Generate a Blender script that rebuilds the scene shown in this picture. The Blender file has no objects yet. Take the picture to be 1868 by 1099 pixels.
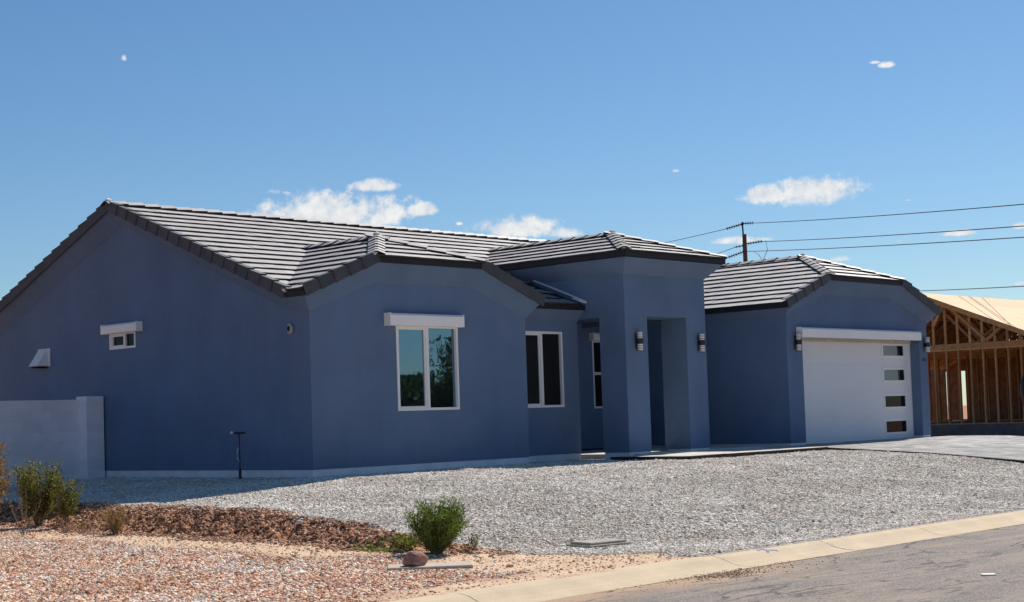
import bpy, bmesh, math, random
import numpy as np
from mathutils import Vector, Matrix
from mathutils.geometry import tessellate_polygon

random.seed(7); rng = np.random.default_rng(7)
sc = bpy.context.scene
COL = sc.collection
PI = math.pi

# ------------------------------------------------------------------ camera, sky, sun, exposure
CAM = Vector((-16.4193, -19.9435, 0.7224))
FWD = Vector((0.7285, 0.6831, 0.0507)).normalized()
RGT = Vector((0.6849, -0.7279, -0.0332)); RGT = (RGT - FWD * RGT.dot(FWD)).normalized()
UPV = RGT.cross(FWD)
cam = bpy.data.cameras.new('camera'); camo = bpy.data.objects.new('camera', cam); COL.objects.link(camo)
camo.matrix_world = Matrix(((RGT.x, UPV.x, -FWD.x, CAM.x), (RGT.y, UPV.y, -FWD.y, CAM.y), (RGT.z, UPV.z, -FWD.z, CAM.z), (0, 0, 0, 1)))
cam.sensor_width = 36; cam.lens = 2849.53 / 1868 * 36; cam.shift_y = 70.67 / 1868
cam.clip_start = 0.1; cam.clip_end = 3000
sc.camera = camo

SUN = Vector((0.95, 0.20, 1.0)).normalized()
SUN_EL = math.asin(SUN.z); SUN_AZ = math.atan2(SUN.x, SUN.y)
sun = bpy.data.lights.new('sun', 'SUN'); sun.energy = 4.6; sun.angle = math.radians(0.53); sun.color = (1.0, 0.955, 0.89)
suno = bpy.data.objects.new('sun', sun); COL.objects.link(suno)
suno.rotation_mode = 'QUATERNION'; suno.rotation_quaternion = SUN.to_track_quat('Z', 'Y'); suno.location = (20, 0, 30)

sc.view_settings.view_transform = 'Standard'; sc.view_settings.look = 'None'
sc.view_settings.exposure = 0.4; sc.view_settings.gamma = 1.0; sc.view_settings.use_curve_mapping = False

class NT:
    def __init__(s, tree): s.t = tree; s.n = tree.nodes; s.l = tree.links
    def new(s, kind, **kw):
        n = s.n.new(kind)
        for k, v in kw.items():
            if k.startswith('i_'): n.inputs[k[2:].replace('_', ' ')].default_value = v
            else: setattr(n, k, v)
        return n
    def link(s, a, b): s.l.new(a, b)
    def put(s, sock, v):
        if isinstance(v, bpy.types.NodeSocket): s.l.new(v, sock)
        else: sock.default_value = v
    def math(s, op, a, b=None, c=None, clamp=False):
        n = s.n.new('ShaderNodeMath'); n.operation = op; n.use_clamp = clamp
        for i, v in enumerate((a, b, c)):
            if v is not None: s.put(n.inputs[i], v)
        return n.outputs[0]
    def mix(s, f, a, b, blend='MIX'):
        n = s.n.new('ShaderNodeMix'); n.data_type = 'RGBA'; n.blend_type = blend
        s.put(n.inputs[0], f); s.put(n.inputs[6], a); s.put(n.inputs[7], b)
        return n.outputs[2]
    def ramp(s, f, pts):
        n = s.n.new('ShaderNodeValToRGB'); e = n.color_ramp.elements
        while len(e) > 1: e.remove(e[-1])
        for i, (p, c) in enumerate(pts):
            el = e[0] if i == 0 else e.new(p)
            el.position = p; el.color = c if len(c) == 4 else (*c, 1)
        s.put(n.inputs[0], f); return n.outputs[0]
    def noise(s, vec, scale, detail=4, rough=.55):
        n = s.n.new('ShaderNodeTexNoise'); s.put(n.inputs['Scale'], scale); n.inputs['Detail'].default_value = detail
        n.inputs['Roughness'].default_value = rough
        if vec is not None: s.l.new(vec, n.inputs['Vector'])
        return n.outputs['Fac']

world = bpy.data.worlds.new('World'); sc.world = world; world.use_nodes = True
W = NT(world.node_tree); W.n.clear()
sky = W.new('ShaderNodeTexSky', sky_type='NISHITA', sun_disc=False, sun_elevation=SUN_EL, sun_rotation=SUN_AZ,
            altitude=400, air_density=1.0, dust_density=0.35, ozone_density=2.2)
SKY = 0.071
tc = W.new('ShaderNodeTexCoord')
sp = W.new('ShaderNodeSeparateXYZ'); W.link(tc.outputs['Generated'], sp.inputs[0])
az = W.math('ARCTAN2', sp.outputs[0], sp.outputs[1]); el = W.math('ARCSINE', sp.outputs[2])
cv = W.new('ShaderNodeCombineXYZ'); W.link(az, cv.inputs[0]); W.link(el, cv.inputs[1])
cn = W.noise(cv.outputs[0], 110.0, 9, .68)
cn2 = W.noise(cv.outputs[0], 45.0, 4, .5)
CL = [(0.7314, 0.1505, 0.0150, 0.0058), (0.7060, 0.1335, 0.0530, 0.0155), (0.7625, 0.1347, 0.0120, 0.0065), (0.8238, 0.1211, 0.0300, 0.0090), (0.8543, 0.1175, 0.0115, 0.0048), (1.0142, 0.1348, 0.0290, 0.0120), (0.9817, 0.1346, 0.0155, 0.0084), (0.9616, 0.1077, 0.0140, 0.0034), (0.9806, 0.1081, 0.0077, 0.0024), (1.0988, 0.1047, 0.0112, 0.0026), (1.0608, 0.2105, 0.0063, 0.0028), (1.0532, 0.2128, 0.0038, 0.0014), (0.6679, 0.1483, 0.0070, 0.0028), (0.6762, 0.1475, 0.0045, 0.0018), (0.9259, 0.1541, 0.0039, 0.0020), (0.5776, 0.2303, 0.0022, 0.0034), (1.0259, 0.093, 0.0077, 0.0030), (1.1357, 0.1069, 0.0060, 0.0033), (1.1334, 0.072, 0.0049, 0.0020), (0.7862, 0.1257, 0.0028, 0.0016), (1.0639, 0.1025, 0.0034, 0.0013), (1.0693, 0.1272, 0.0035, 0.0012)]
acc = None; hgt = None
for (a0, e0, w, h) in CL:
    da = W.math('MULTIPLY', W.math('SUBTRACT', az, a0), 1 / w)
    de = W.math('MULTIPLY', W.math('SUBTRACT', el, e0), 1 / h)
    low = W.math('MULTIPLY', W.math('MINIMUM', de, 0.0), 1.7)
    dd = W.math('ADD', W.math('MAXIMUM', de, 0.0), low)
    r2 = W.math('ADD', W.math('MULTIPLY', da, da), W.math('MULTIPLY', dd, dd))
    m = W.math('SUBTRACT', 1.0 if w > .010 else .55, r2)
    acc = m if acc is None else W.math('MAXIMUM', acc, m)
dens = W.math('ADD', acc, W.math('ADD', W.math('MULTIPLY', W.math('SUBTRACT', cn, .5), 3.0), W.math('MULTIPLY', W.math('SUBTRACT', cn2, .5), 2.0)))
edge = W.new('ShaderNodeMapRange', interpolation_type='SMOOTHSTEP'); W.link(dens, edge.inputs[0])
edge.inputs[1].default_value = -0.3; edge.inputs[2].default_value = .85
inside = W.new('ShaderNodeMapRange'); W.link(acc, inside.inputs[0]); inside.inputs[1].default_value = -2.2; inside.inputs[2].default_value = -0.3
cmask = W.math('MULTIPLY', W.math('MULTIPLY', edge.outputs[0], inside.outputs[0]), .97)
# warm white cumulus with soft grey bellies
bel = W.noise(cv.outputs[0], 150.0, 5, .6)
ccol = W.ramp(W.math('ADD', W.math('MULTIPLY', cn2, .55), W.math('MULTIPLY', bel, .5)), [(.36, (.60, .66, .74)), (.50, (.78, .80, .82)), (.62, (.90, .90, .88))])
skt = W.mix(1.0, sky.outputs[0], (0.74, 0.86, 0.96, 1), 'MULTIPLY')
gr = W.new('ShaderNodeHueSaturation'); gr.inputs['Saturation'].default_value = 1.1; gr.inputs['Value'].default_value = 1.0
W.link(skt, gr.inputs['Color'])
bg1 = W.new('ShaderNodeBackground'); W.link(gr.outputs[0], bg1.inputs[0]); bg1.inputs[1].default_value = SKY
bg2 = W.new('ShaderNodeBackground'); W.link(ccol, bg2.inputs[0]); bg2.inputs[1].default_value = 0.76
mx = W.new('ShaderNodeMixShader'); W.link(cmask, mx.inputs[0]); W.link(bg1.outputs[0], mx.inputs[1]); W.link(bg2.outputs[0], mx.inputs[2])
wo = W.new('ShaderNodeOutputWorld'); W.link(mx.outputs[0], wo.inputs[0])

# ------------------------------------------------------------------ materials
def mat(name, color, rough=.7, spec=.3, metal=0.0, var=0.0, vscale=3.0, bump=0.0, bscale=60.0, bdist=.01, ior=None, rnd=0.0, bdetail=4, coat=0):
    m = bpy.data.materials.new(name); m.use_nodes = True
    N = NT(m.node_tree); b = N.n['Principled BSDF']
    b.inputs['Roughness'].default_value = rough; b.inputs['Specular IOR Level'].default_value = spec; b.inputs['Metallic'].default_value = metal
    if ior: b.inputs['IOR'].default_value = ior
    if coat: b.inputs['Coat Weight'].default_value = coat
    geo = N.new('ShaderNodeNewGeometry'); pos = geo.outputs['Position']
    c = (*color, 1)
    if var > 0:
        f = N.noise(pos, vscale, 5, .6)
        lo = tuple(x * (1 - var) for x in color); hi = tuple(min(1, x * (1 + var)) for x in color)
        c = N.ramp(f, [(.3, lo), (.7, hi)])
    if rnd > 0:
        oi = N.new('ShaderNodeObjectInfo')
        f = N.math('ADD', N.math('MULTIPLY', oi.outputs['Random'], 2 * rnd), 1 - rnd)
        cc = N.new('ShaderNodeCombineXYZ')
        for i in range(3): N.link(f, cc.inputs[i])
        c = N.mix(1.0, c, cc.outputs[0], 'MULTIPLY')
    N.put(b.inputs['Base Color'], c)
    if bump > 0:
        bn = N.new('ShaderNodeBump'); bn.inputs['Strength'].default_value = bump; bn.inputs['Distance'].default_value = bdist
        N.link(N.noise(pos, bscale, bdetail, .6), bn.inputs['Height']); N.link(bn.outputs[0], b.inputs['Normal'])
    return m

def stucco_mat():
    m = mat('blue_grey_stucco', (.120, .183, .298), rough=.85, spec=.25, var=.11, vscale=.9)
    N = NT(m.node_tree); b = N.n['Principled BSDF']; geo = N.new('ShaderNodeNewGeometry')
    # trowel marks: fine sand over slow waves
    h = N.math('ADD', N.noise(geo.outputs['Position'], 9.0, 3, .5), N.math('MULTIPLY', N.noise(geo.outputs['Position'], 120.0, 3, .7), .35))
    bn = N.new('ShaderNodeBump'); bn.inputs['Strength'].default_value = .6; bn.inputs['Distance'].default_value = .025
    N.link(h, bn.inputs['Height']); N.link(bn.outputs[0], b.inputs['Normal'])
    # faint vertical weathering and dust
    mp = N.new('ShaderNodeMapping'); mp.inputs['Scale'].default_value = (3.0, 3.0, .35); N.link(geo.outputs['Position'], mp.inputs[0])
    st = N.noise(mp.outputs[0], 1.2, 6, .65)
    src = b.inputs['Base Color'].links[0].from_socket
    c = N.mix(N.math('MULTIPLY', N.ramp(st, [(.45, (0, 0, 0)), (.75, (1, 1, 1))]), .22), src, (.19, .22, .29, 1))
    N.link(c, b.inputs['Base Color'])
    return m
M = {}
M['stucco'] = stucco_mat()
M['stem'] = mat('painted_concrete_stem', (.72, .74, .80), .85, var=.12, vscale=2.5, bump=.3, bscale=40)
M['white'] = mat('white_paint', (.88, .86, .84), .45, spec=.4, var=.03, vscale=2, bump=.05, bscale=300)
M['doorwhite'] = mat('garage_door_white', (.74, .75, .78), .5, spec=.35, var=.03, vscale=.9, bump=.12, bscale=70, bdist=.004)
M['frame'] = mat('window_frame_white', (.80, .80, .80), .35, spec=.5)
M['tile'] = mat('charcoal_concrete_tile', (.39, .36, .345), .6, spec=.4, var=.14, vscale=5.0, bump=.4, bscale=90, bdist=.006, rnd=.06)
M['tileshade'] = mat('shaded_tile_edge', (.035, .033, .035), .7, spec=.25)  # shade painted into the colour: near-black copy of the tile for butts and sides
M['barge'] = mat('dark_charcoal_tile', (.060, .060, .070), .6, spec=.4, var=.2, vscale=6, bump=.3, bscale=90, bdist=.005, rnd=.12)
M['fascia'] = mat('dark_fascia_board', (.018, .018, .022), .6, spec=.3, var=.2, vscale=5)
M['mortar'] = mat('pale_mortar', (.72, .68, .63), .9, var=.15, vscale=18, bump=.5, bscale=70)
M['dark'] = mat('dark_interior', (.008, .008, .01), .8, spec=.1)
M['screen'] = mat('black_solar_screen', (.006, .006, .008), .55, spec=.25, var=.3, vscale=3)
M['black'] = mat('black_lamp_metal', (.012, .012, .014), .35, spec=.5)
M['lampwhite'] = mat('frosted_lamp_glass', (.92, .90, .90), .4, spec=.4)
M['block'] = mat('grey_painted_block', (.78, .78, .84), .88, var=.05, vscale=4, bump=.5, bscale=70, bdist=.008, rnd=.05)
M['concrete'] = mat('pale_concrete', (.56, .52, .46), .9, var=.12, vscale=5, bump=.35, bscale=60)
M['paver'] = mat('grey_paver', (.295, .28, .265), .85, var=.12, vscale=7, bump=.4, bscale=60, rnd=.22)
M['paveredge'] = mat('dark_edge_paver', (.045, .032, .028), .85, var=.3, vscale=9, bump=.4, bscale=60, rnd=.2)
M['wood'] = mat('framing_lumber', (.52, .30, .13), .75, var=.22, vscale=6, bump=.3, bscale=40, rnd=.2)
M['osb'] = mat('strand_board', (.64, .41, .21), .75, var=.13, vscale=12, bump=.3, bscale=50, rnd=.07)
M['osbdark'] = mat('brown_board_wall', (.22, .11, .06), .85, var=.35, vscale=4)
M['pole'] = mat('weathered_pole_wood', (.10, .07, .055), .9, var=.3, vscale=3)
M['insul'] = mat('dark_insulator', (.035, .02, .03), .5)
M['wire'] = mat('power_wire', (.05, .055, .06), .6)
M['iron'] = mat('black_iron_pipe', (.012, .012, .014), .5, spec=.5)
M['galv'] = mat('painted_vent_metal', (.74, .75, .78), .5, spec=.4, var=.06, vscale=8)
M['lid'] = mat('utility_box_lid', (.33, .30, .26), .85, var=.25, vscale=9, bump=.5, bscale=50)
M['boulder'] = mat('red_brown_boulder', (.34, .195, .15), .9, var=.25, vscale=9, bump=.9, bscale=22, bdist=.03)
M['darkrock'] = mat('dark_grey_rock', (.11, .10, .10), .8, var=.5, vscale=14, bump=.6, bscale=30)
M['paper'] = mat('cream_paper', (.86, .80, .62), .8)
M['bluepaint'] = mat('blue_marking_paint', (.16, .33, .55), .9, var=.3, vscale=30)
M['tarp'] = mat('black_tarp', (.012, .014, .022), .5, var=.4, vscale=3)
M['tarpblue'] = mat('faded_blue_cloth', (.06, .10, .16), .7, var=.4, vscale=4)
M['trunk'] = mat('bark', (.12, .085, .06), .95, var=.3, vscale=12, bump=.5, bscale=30)
M['twig'] = mat('dry_twig', (.27, .19, .12), .9, var=.3, vscale=20)
M['dkdirt'] = mat('brown_site_dirt', (.12, .075, .05), .95, var=.35, vscale=3, bump=.8, bscale=14, bdist=.04)

def glass_mat():
    m = mat('reflective_window_glass', (.012, .016, .018), .015, spec=.5, ior=3.8)
    N = NT(m.node_tree); b = N.n['Principled BSDF']; geo = N.new('ShaderNodeNewGeometry')
    bn = N.new('ShaderNodeBump'); bn.inputs['Strength'].default_value = .30; bn.inputs['Distance'].default_value = .005
    N.link(N.noise(geo.outputs['Position'], 3.2, 1, .4), bn.inputs['Height']); N.link(bn.outputs[0], b.inputs['Normal'])
    return m
M['glass'] = glass_mat(); M['glass'].node_tree.nodes['Principled BSDF'].inputs['Specular Tint'].default_value = (.50, .78, 1.0, 1)
M['glassdim'] = mat('dim_window_glass', (.007, .009, .012), .06, spec=.12, ior=1.5)
M['frost'] = mat('frosted_grey_pane', (.19, .25, .26), .3, spec=.5)

def leaf_mat(name, a, b_, c_, trans=.35):
    m = bpy.data.materials.new(name); m.use_nodes = True; N = NT(m.node_tree); N.n.clear()
    geo = N.new('ShaderNodeNewGeometry')
    f = N.math('ADD', N.math('MULTIPLY', geo.outputs['Random Per Island'], .6), N.math('MULTIPLY', N.noise(geo.outputs['Position'], 7.0, 3), .4))
    col = N.ramp(f, [(.15, a), (.5, b_), (.85, c_)])
    d = N.new('ShaderNodeBsdfPrincipled'); d.inputs['Roughness'].default_value = .6; d.inputs['Specular IOR Level'].default_value = .25
    N.link(col, d.inputs['Base Color'])
    t = N.new('ShaderNodeBsdfTranslucent'); N.link(N.mix(1.0, col, (1.1, 1.2, .5, 1), 'MULTIPLY'), t.inputs[0])
    x = N.new('ShaderNodeMixShader'); x.inputs[0].default_value = trans
    N.link(d.outputs[0], x.inputs[1]); N.link(t.outputs[0], x.inputs[2])
    o = N.new('ShaderNodeOutputMaterial'); N.link(x.outputs[0], o.inputs[0]); return m
M['leafgreen'] = leaf_mat('green_leaves', (.035, .065, .013), (.10, .155, .028), (.26, .30, .07))
M['leafolive'] = leaf_mat('olive_leaves', (.05, .06, .02), (.15, .16, .04), (.30, .24, .09))
M['leafdry'] = leaf_mat('dry_leaves', (.10, .055, .025), (.26, .15, .06), (.42, .29, .13))
M['leaftree'] = leaf_mat('tree_leaves', (.02, .035, .012), (.04, .07, .02), (.08, .11, .035))
M['grass'] = leaf_mat('grass_blades', (.06, .10, .02), (.12, .18, .04), (.24, .26, .08))

# ------------------------------------------------------------------ object helpers
def me_obj(name, verts, faces, material, parent=None, smooth=False):
    me = bpy.data.meshes.new(name); me.from_pydata([tuple(v) for v in verts], [], faces); me.materials.append(material)
    if smooth: me.polygons.foreach_set('use_smooth', [True] * len(me.polygons))
    o = bpy.data.objects.new(name, me); COL.objects.link(o)
    if parent: o.parent = parent
    return o
def place(name, me, mtx, parent=None):
    o = bpy.data.objects.new(name, me); COL.objects.link(o)
    if parent: o.parent = parent
    o.matrix_local = mtx
    return o
def tag(o, label=None, cat=None, group=None, kind=None):
    if label: o['label'] = label
    if cat: o['category'] = cat
    if group: o['group'] = group
    if kind: o['kind'] = kind
    return o
def thing(name, label, cat, loc=(0, 0, 0), group=None):
    o = bpy.data.objects.new(name, None); COL.objects.link(o); o.location = loc; o.empty_display_size = .2
    return tag(o, label, cat, group)

class G:
    """collects boxes, prisms and tubes; build() links them as one mesh object"""
    def __init__(s): s.v = []; s.f = []
    def add(s, vs, fs):
        b = len(s.v); s.v += [Vector(v) for v in vs]; s.f += [tuple(i + b for i in f) for f in fs]; return s
    def box(s, x0, x1, y0, y1, z0, z1):
        return s.add([(x0, y0, z0), (x1, y0, z0), (x1, y1, z0), (x0, y1, z0), (x0, y0, z1), (x1, y0, z1), (x1, y1, z1), (x0, y1, z1)],
                     [(0, 3, 2, 1), (4, 5, 6, 7), (0, 1, 5, 4), (1, 2, 6, 5), (2, 3, 7, 6), (3, 0, 4, 7)])
    def fbox(s, O, U, V, N, u0, u1, v0, v1, n0, n1):
        O, U, V, N = map(Vector, (O, U, V, N))
        P = lambda u, v, n: O + U * u + V * v + N * n
        vs = [P(u0, v0, n0), P(u1, v0, n0), P(u1, v1, n0), P(u0, v1, n0), P(u0, v0, n1), P(u1, v0, n1), P(u1, v1, n1), P(u0, v1, n1)]
        return s.add(vs, [(0, 3, 2, 1), (4, 5, 6, 7), (0, 1, 5, 4), (1, 2, 6, 5), (2, 3, 7, 6), (3, 0, 4, 7)])
    def beam(s, a, b, w, h, up=(0, 0, 1)):
        a, b = Vector(a), Vector(b); d = (b - a).normalized(); side = d.cross(Vector(up))
        if side.length < 1e-3: side = d.cross(Vector((0, 1, 0)))
        side.normalize(); u2 = side.cross(d)
        vs = []
        for p in (a, b):
            for sx, sz in ((-1, -1), (1, -1), (1, 1), (-1, 1)): vs.append(p + side * (sx * w / 2) + u2 * (sz * h / 2))
        return s.add(vs, [(0, 1, 2, 3), (7, 6, 5, 4), (0, 4, 5, 1), (1, 5, 6, 2), (2, 6, 7, 3), (3, 7, 4, 0)])
    def tube(s, pts, r, n=8, r1=None):
        pts = [Vector(p) for p in pts]; k = len(pts); rings = []
        for i, p in enumerate(pts):
            d = (pts[min(i + 1, k - 1)] - pts[max(i - 1, 0)]).normalized()
            a = d.cross(Vector((0, 0, 1)))
            if a.length < .05: a = d.cross(Vector((1, 0, 0)))
            a.normalize(); b = d.cross(a)
            rr = r if r1 is None else r + (r1 - r) * i / max(1, k - 1)
            rings.append([p + (a * math.cos(2 * PI * j / n) + b * math.sin(2 * PI * j / n)) * rr for j in range(n)])
        vs = [q for R in rings for q in R]; fs = []
        for i in range(k - 1):
            for j in range(n): fs.append((i * n + j, i * n + (j + 1) % n, (i + 1) * n + (j + 1) % n, (i + 1) * n + j))
        fs.append(tuple(range(n))[::-1]); fs.append(tuple((k - 1) * n + j for j in range(n)))
        return s.add(vs, fs)
    def lathe(s, prof, c, n=20, a0=0, a1=2 * PI):
        c = Vector(c); vs = []; fs = []; full = abs(a1 - a0 - 2 * PI) < 1e-6; m = n if full else n + 1
        for r, z in prof:
            for j in range(m):
                a = a0 + (a1 - a0) * j / n; vs.append(c + Vector((r * math.cos(a), r * math.sin(a), z)))
        for i in range(len(prof) - 1):
            for j in range(n):
                j2 = (j + 1) % m; fs.append((i * m + j, i * m + j2, (i + 1) * m + j2, (i + 1) * m + j))
        return s.add(vs, fs)
    def slab(s, outer, holes, O, U, V, N, t):
        """polygon with holes in the (U,V) plane; front at O, back at O - N t"""
        O, U, V, N = map(Vector, (O, U, V, N))
        rings = [list(outer)] + [list(h) for h in holes]
        tris = tessellate_polygon([[Vector((a, b, 0)) for a, b in r] for r in rings])
        flat = [p for r in rings for p in r]; n = len(flat)
        vs = [O + U * a + V * b for a, b in flat] + [O + U * a + V * b - N * t for a, b in flat]
        fs = []
        for tr in tris:
            a, b, c = (vs[i] for i in tr)
            tr2 = tr if (b - a).cross(c - a).dot(N) > 0 else tr[::-1]
            fs.append(tuple(tr2)); fs.append(tuple(i + n for i in tr2[::-1]))
        k = 0
        for r in rings:
            for i in range(len(r)):
                a, b = k + i, k + (i + 1) % len(r); fs.append((a, b, b + n, a + n))
            k += len(r)
        return s.add(vs, fs)
    def build(s, name, material, parent=None, bevel=0, smooth=False, fix=True):
        me = bpy.data.meshes.new(name); me.from_pydata(s.v, [], s.f)
        if fix or bevel:
            bm = bmesh.new(); bm.from_mesh(me)
            if bevel: bmesh.ops.bevel(bm, geom=bm.edges[:], offset=bevel, segments=1, affect='EDGES', clamp_overlap=True)
            bmesh.ops.recalc_face_normals(bm, faces=bm.faces); bm.to_mesh(me); bm.free()
        me.materials.append(material)
        if smooth: me.polygons.foreach_set('use_smooth', [True] * len(me.polygons))
        o = bpy.data.objects.new(name, me); COL.objects.link(o)
        if parent: o.parent = parent
        return o

def rect(a, b, c, d): return [(a, c), (b, c), (b, d), (a, d)]
X, Y, Z = Vector((1, 0, 0)), Vector((0, 1, 0)), Vector((0, 0, 1))

# ------------------------------------------------------------------ terrain
def drop(y): return np.interp(y, [-10.4, -9.4, -7.8, -7.0, -6.4, -5.0, -3.6, -2.6, 0], [-.66, -.56, -.39, -.31, -.235, -.10, -.02, 0, 0])
def hsh(x, y, s): return np.sin(x * s * 1.7 + 1.3 * np.sin(y * s * 1.1)) * np.cos(y * s * 1.3 + 1.9 * np.sin(x * s * .7))
def fbm(x, y): return .5 * hsh(x, y, 1.1) + .3 * hsh(x + 3, y - 7, 2.7) + .2 * hsh(x - 5, y + 2, 6.1)
def crest_x(y): return np.interp(y, [-10.4, -9.6, -8.8, -7.9, -6.4, -3.6, 8], [-3.45, -3.55, -3.95, -4.05, -3.95, -3.75, -3.75]) + .09 * np.sin(y * 3.1) + .06 * np.sin(y * 7.7 + 1)
def foot_x(y): return np.interp(y, [-9, -8.0, -6.5, -4, 0, 3, 8], [-3.9, -4.5, -4.85, -4.75, -4.75, -4.6, -4.6]) + .10 * np.sin(y * 2.3 + 1) + .05 * np.sin(y * 6.1)
def sstep(a, b, t): u = np.clip((t - a) / (b - a), 0, 1); return u * u * (3 - 2 * u)
def ground(x, y):
    x = np.asarray(x, float); y = np.asarray(y, float)
    pad = -.128 - .058 * np.clip(-x, 0, 3.8) * .95 + drop(y) + .012 * fbm(x * 1.3, y * 1.3)
    pad = np.maximum(pad, -.735)
    lot = np.interp(y, [-10.4, -8, -6, 0, 5], [-.745, -.705, -.67, -.635, -.60]) + .02 * fbm(x * .6, y * .6)
    cx, fx = crest_x(y), foot_x(y)
    t = sstep(np.minimum(fx, cx - .05), cx + .12, x)
    z = lot + (pad - lot) * t
    bank = np.clip(1 - np.abs((x - (cx + fx) / 2) / np.maximum(.12, (cx - fx) / 2 + .05)), 0, 1) * sstep(-8.6, -7.2, y)
    z = z + bank * (.06 * hsh(x, y, 5.3) + .045 * hsh(x + 2, y + 1, 11.7) + .03 * hsh(x, y, 23))
    # site to the right of the driveway lies lower
    rt = sstep(19.6, 21.5, x)
    z = z * (1 - rt) + rt * (-.42 + drop(y) * .55 + .03 * fbm(x * .5, y * .5))
    # roadbed cut below street level
    rd = sstep(-10.42, -10.6, y) * sstep(-21.2, -20.9, y)
    z = z * (1 - rd) + rd * (-1.05)
    far = sstep(-20.9, -21.4, y)
    z = z * (1 - far) + far * (-.76 + .05 * fbm(x * .2, y * .2))
    # a far plain beyond the lots
    pl = sstep(14, 30, y); z = z * (1 - pl) + pl * (-.55)
    return z
def gz(x, y): return float(ground(x, y))

def grid_sheet(xs, ys):
    xs = np.array(xs); ys = np.array(ys); XX, YY = np.meshgrid(xs, ys)
    ZZ = ground(XX, YY); n, m = len(xs), len(ys)
    v = np.stack([XX.ravel(), YY.ravel(), ZZ.ravel()], 1)
    i = np.arange((m - 1) * (n - 1)); r, c = i // (n - 1), i % (n - 1); a = r * n + c
    f = np.stack([a, a + 1, a + n + 1, a + n], 1)
    return v, f
xs = np.concatenate([[-900, -300, -120, -60, -35, -22], np.arange(-15, -6, .3), np.arange(-6, -3, .075), np.arange(-3, 12, .22), np.arange(12, 40, .8), [45, 60, 90, 150, 350, 1200]])
ys = np.concatenate([[-1200, -300, -120, -60, -35, -24], [-22, -21.4, -21.2, -20.9, -15], [-11.5, -10.6, -10.5, -10.42], np.arange(-10.36, 3, .1), np.arange(3, 14, .4), [16, 20, 25, 30, 45, 90, 200, 500, 1500]])
gv, gf = grid_sheet(xs, ys)
gme = bpy.data.meshes.new('ground'); gme.from_pydata(gv.tolist(), [], gf.tolist())
gme.polygons.foreach_set('use_smooth', [True] * len(gme.polygons))
gx, gy = gv[:, 0], gv[:, 1]
wob = .16 * fbm(gx * 1.9, gy * 1.9)
grav = sstep(crest_x(gy) - .06, crest_x(gy) + .10, gx + wob * .5) * (gy > -10.45) * (gx < 19.4) * (gy < 9)
dirt = np.where((gx < crest_x(gy) + .05) & (gx > foot_x(gy) - .05) & (gy > -8.3 + wob) & (gy < 12), 1.0, 0.0)
def sand_w(x, y):
    s1 = sstep(.60, .34, np.abs(x - (foot_x(y) - .40))) * sstep(-7.6, -6.6, y) * sstep(.5, -1.0, y)
    s2 = sstep(1.35, .95, np.hypot((x + 4.3) / 1.25, (y + 9.1) / 1.1)) * (x < crest_x(y) + .05)
    s3 = sstep(-9.75, -10.05, y + .2 * fbm(x * 2, y * 2)) * (x < -2.9) * sstep(-8.5, -6.5, x)
    return np.clip(np.maximum(np.maximum(s1, s2), s3), 0, 1)
sandw = sand_w(gx, gy) * (1 - grav)
site = np.clip(sstep(19.4, 20, gx) + sstep(9, 10, gy), 0, 1)
at = gme.color_attributes.new('zone', 'FLOAT_COLOR', 'POINT')
at.data.foreach_set('color', np.stack([grav, np.clip(dirt + site, 0, 1), sandw, np.ones_like(grav)], 1).astype(np.float32).ravel())

def ground_mat():
    m = bpy.data.materials.new('desert_ground'); m.use_nodes = True; N = NT(m.node_tree); b = N.n['Principled BSDF']
    b.inputs['Roughness'].default_value = .95; b.inputs['Specular IOR Level'].default_value = .15
    geo = N.new('ShaderNodeNewGeometry'); P = geo.outputs['Position']
    a = N.new('ShaderNodeAttribute', attribute_name='zone'); s = N.new('ShaderNodeSeparateColor'); N.link(a.outputs['Color'], s.inputs[0])
    vo = N.new('ShaderNodeTexVoronoi'); vo.inputs['Scale'].default_value = 34; N.link(P, vo.inputs['Vector'])
    vs = N.new('ShaderNodeSeparateColor'); N.link(vo.outputs['Color'], vs.inputs[0])
    grey = N.ramp(vs.outputs[0], [(0, (0.250, 0.215, 0.183)), (.4, (0.449, 0.390, 0.329)), (.75, (0.624, 0.541, 0.454)), (1, (0.824, 0.733, 0.616))])
    red = N.ramp(vs.outputs[1], [(0, (0.234, 0.110, 0.071)), (.35, (0.468, 0.232, 0.148)), (.7, (0.646, 0.383, 0.258)), (1, (0.853, 0.683, 0.541))])
    dn = N.noise(P, 11, 6, .7)
    dirtc = N.ramp(dn, [(.3, (0.160, 0.070, 0.036)), (.5, (0.368, 0.178, 0.094)), (.72, (0.640, 0.357, 0.203))])
    sandc = N.ramp(N.noise(P, 6, 6, .7), [(.3, (0.480, 0.312, 0.192)), (.7, (0.744, 0.552, 0.384))])
    gap = N.ramp(vo.outputs['Distance'], [(0, (1, 1, 1)), (.55, (.75, .75, .75)), (1, (.3, .3, .3))])
    grey = N.mix(1.0, grey, gap, 'MULTIPLY'); red = N.mix(1.0, red, gap, 'MULTIPLY')
    c = N.mix(s.outputs[0], red, grey); c = N.mix(s.outputs[1], c, dirtc); c = N.mix(s.outputs[2], c, sandc)
    N.link(c, b.inputs['Base Color'])
    bn = N.new('ShaderNodeBump'); bn.inputs['Strength'].default_value = .8; bn.inputs['Distance'].default_value = .02
    h = N.math('SUBTRACT', N.noise(P, 30, 4, .6), N.math('MULTIPLY', vo.outputs['Distance'], .8)); N.link(h, bn.inputs['Height'])
    N.link(bn.outputs[0], b.inputs['Normal']); return m
gme.materials.append(ground_mat())
gobj = bpy.data.objects.new('ground', gme); COL.objects.link(gobj); tag(gobj, kind='structure')

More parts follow.
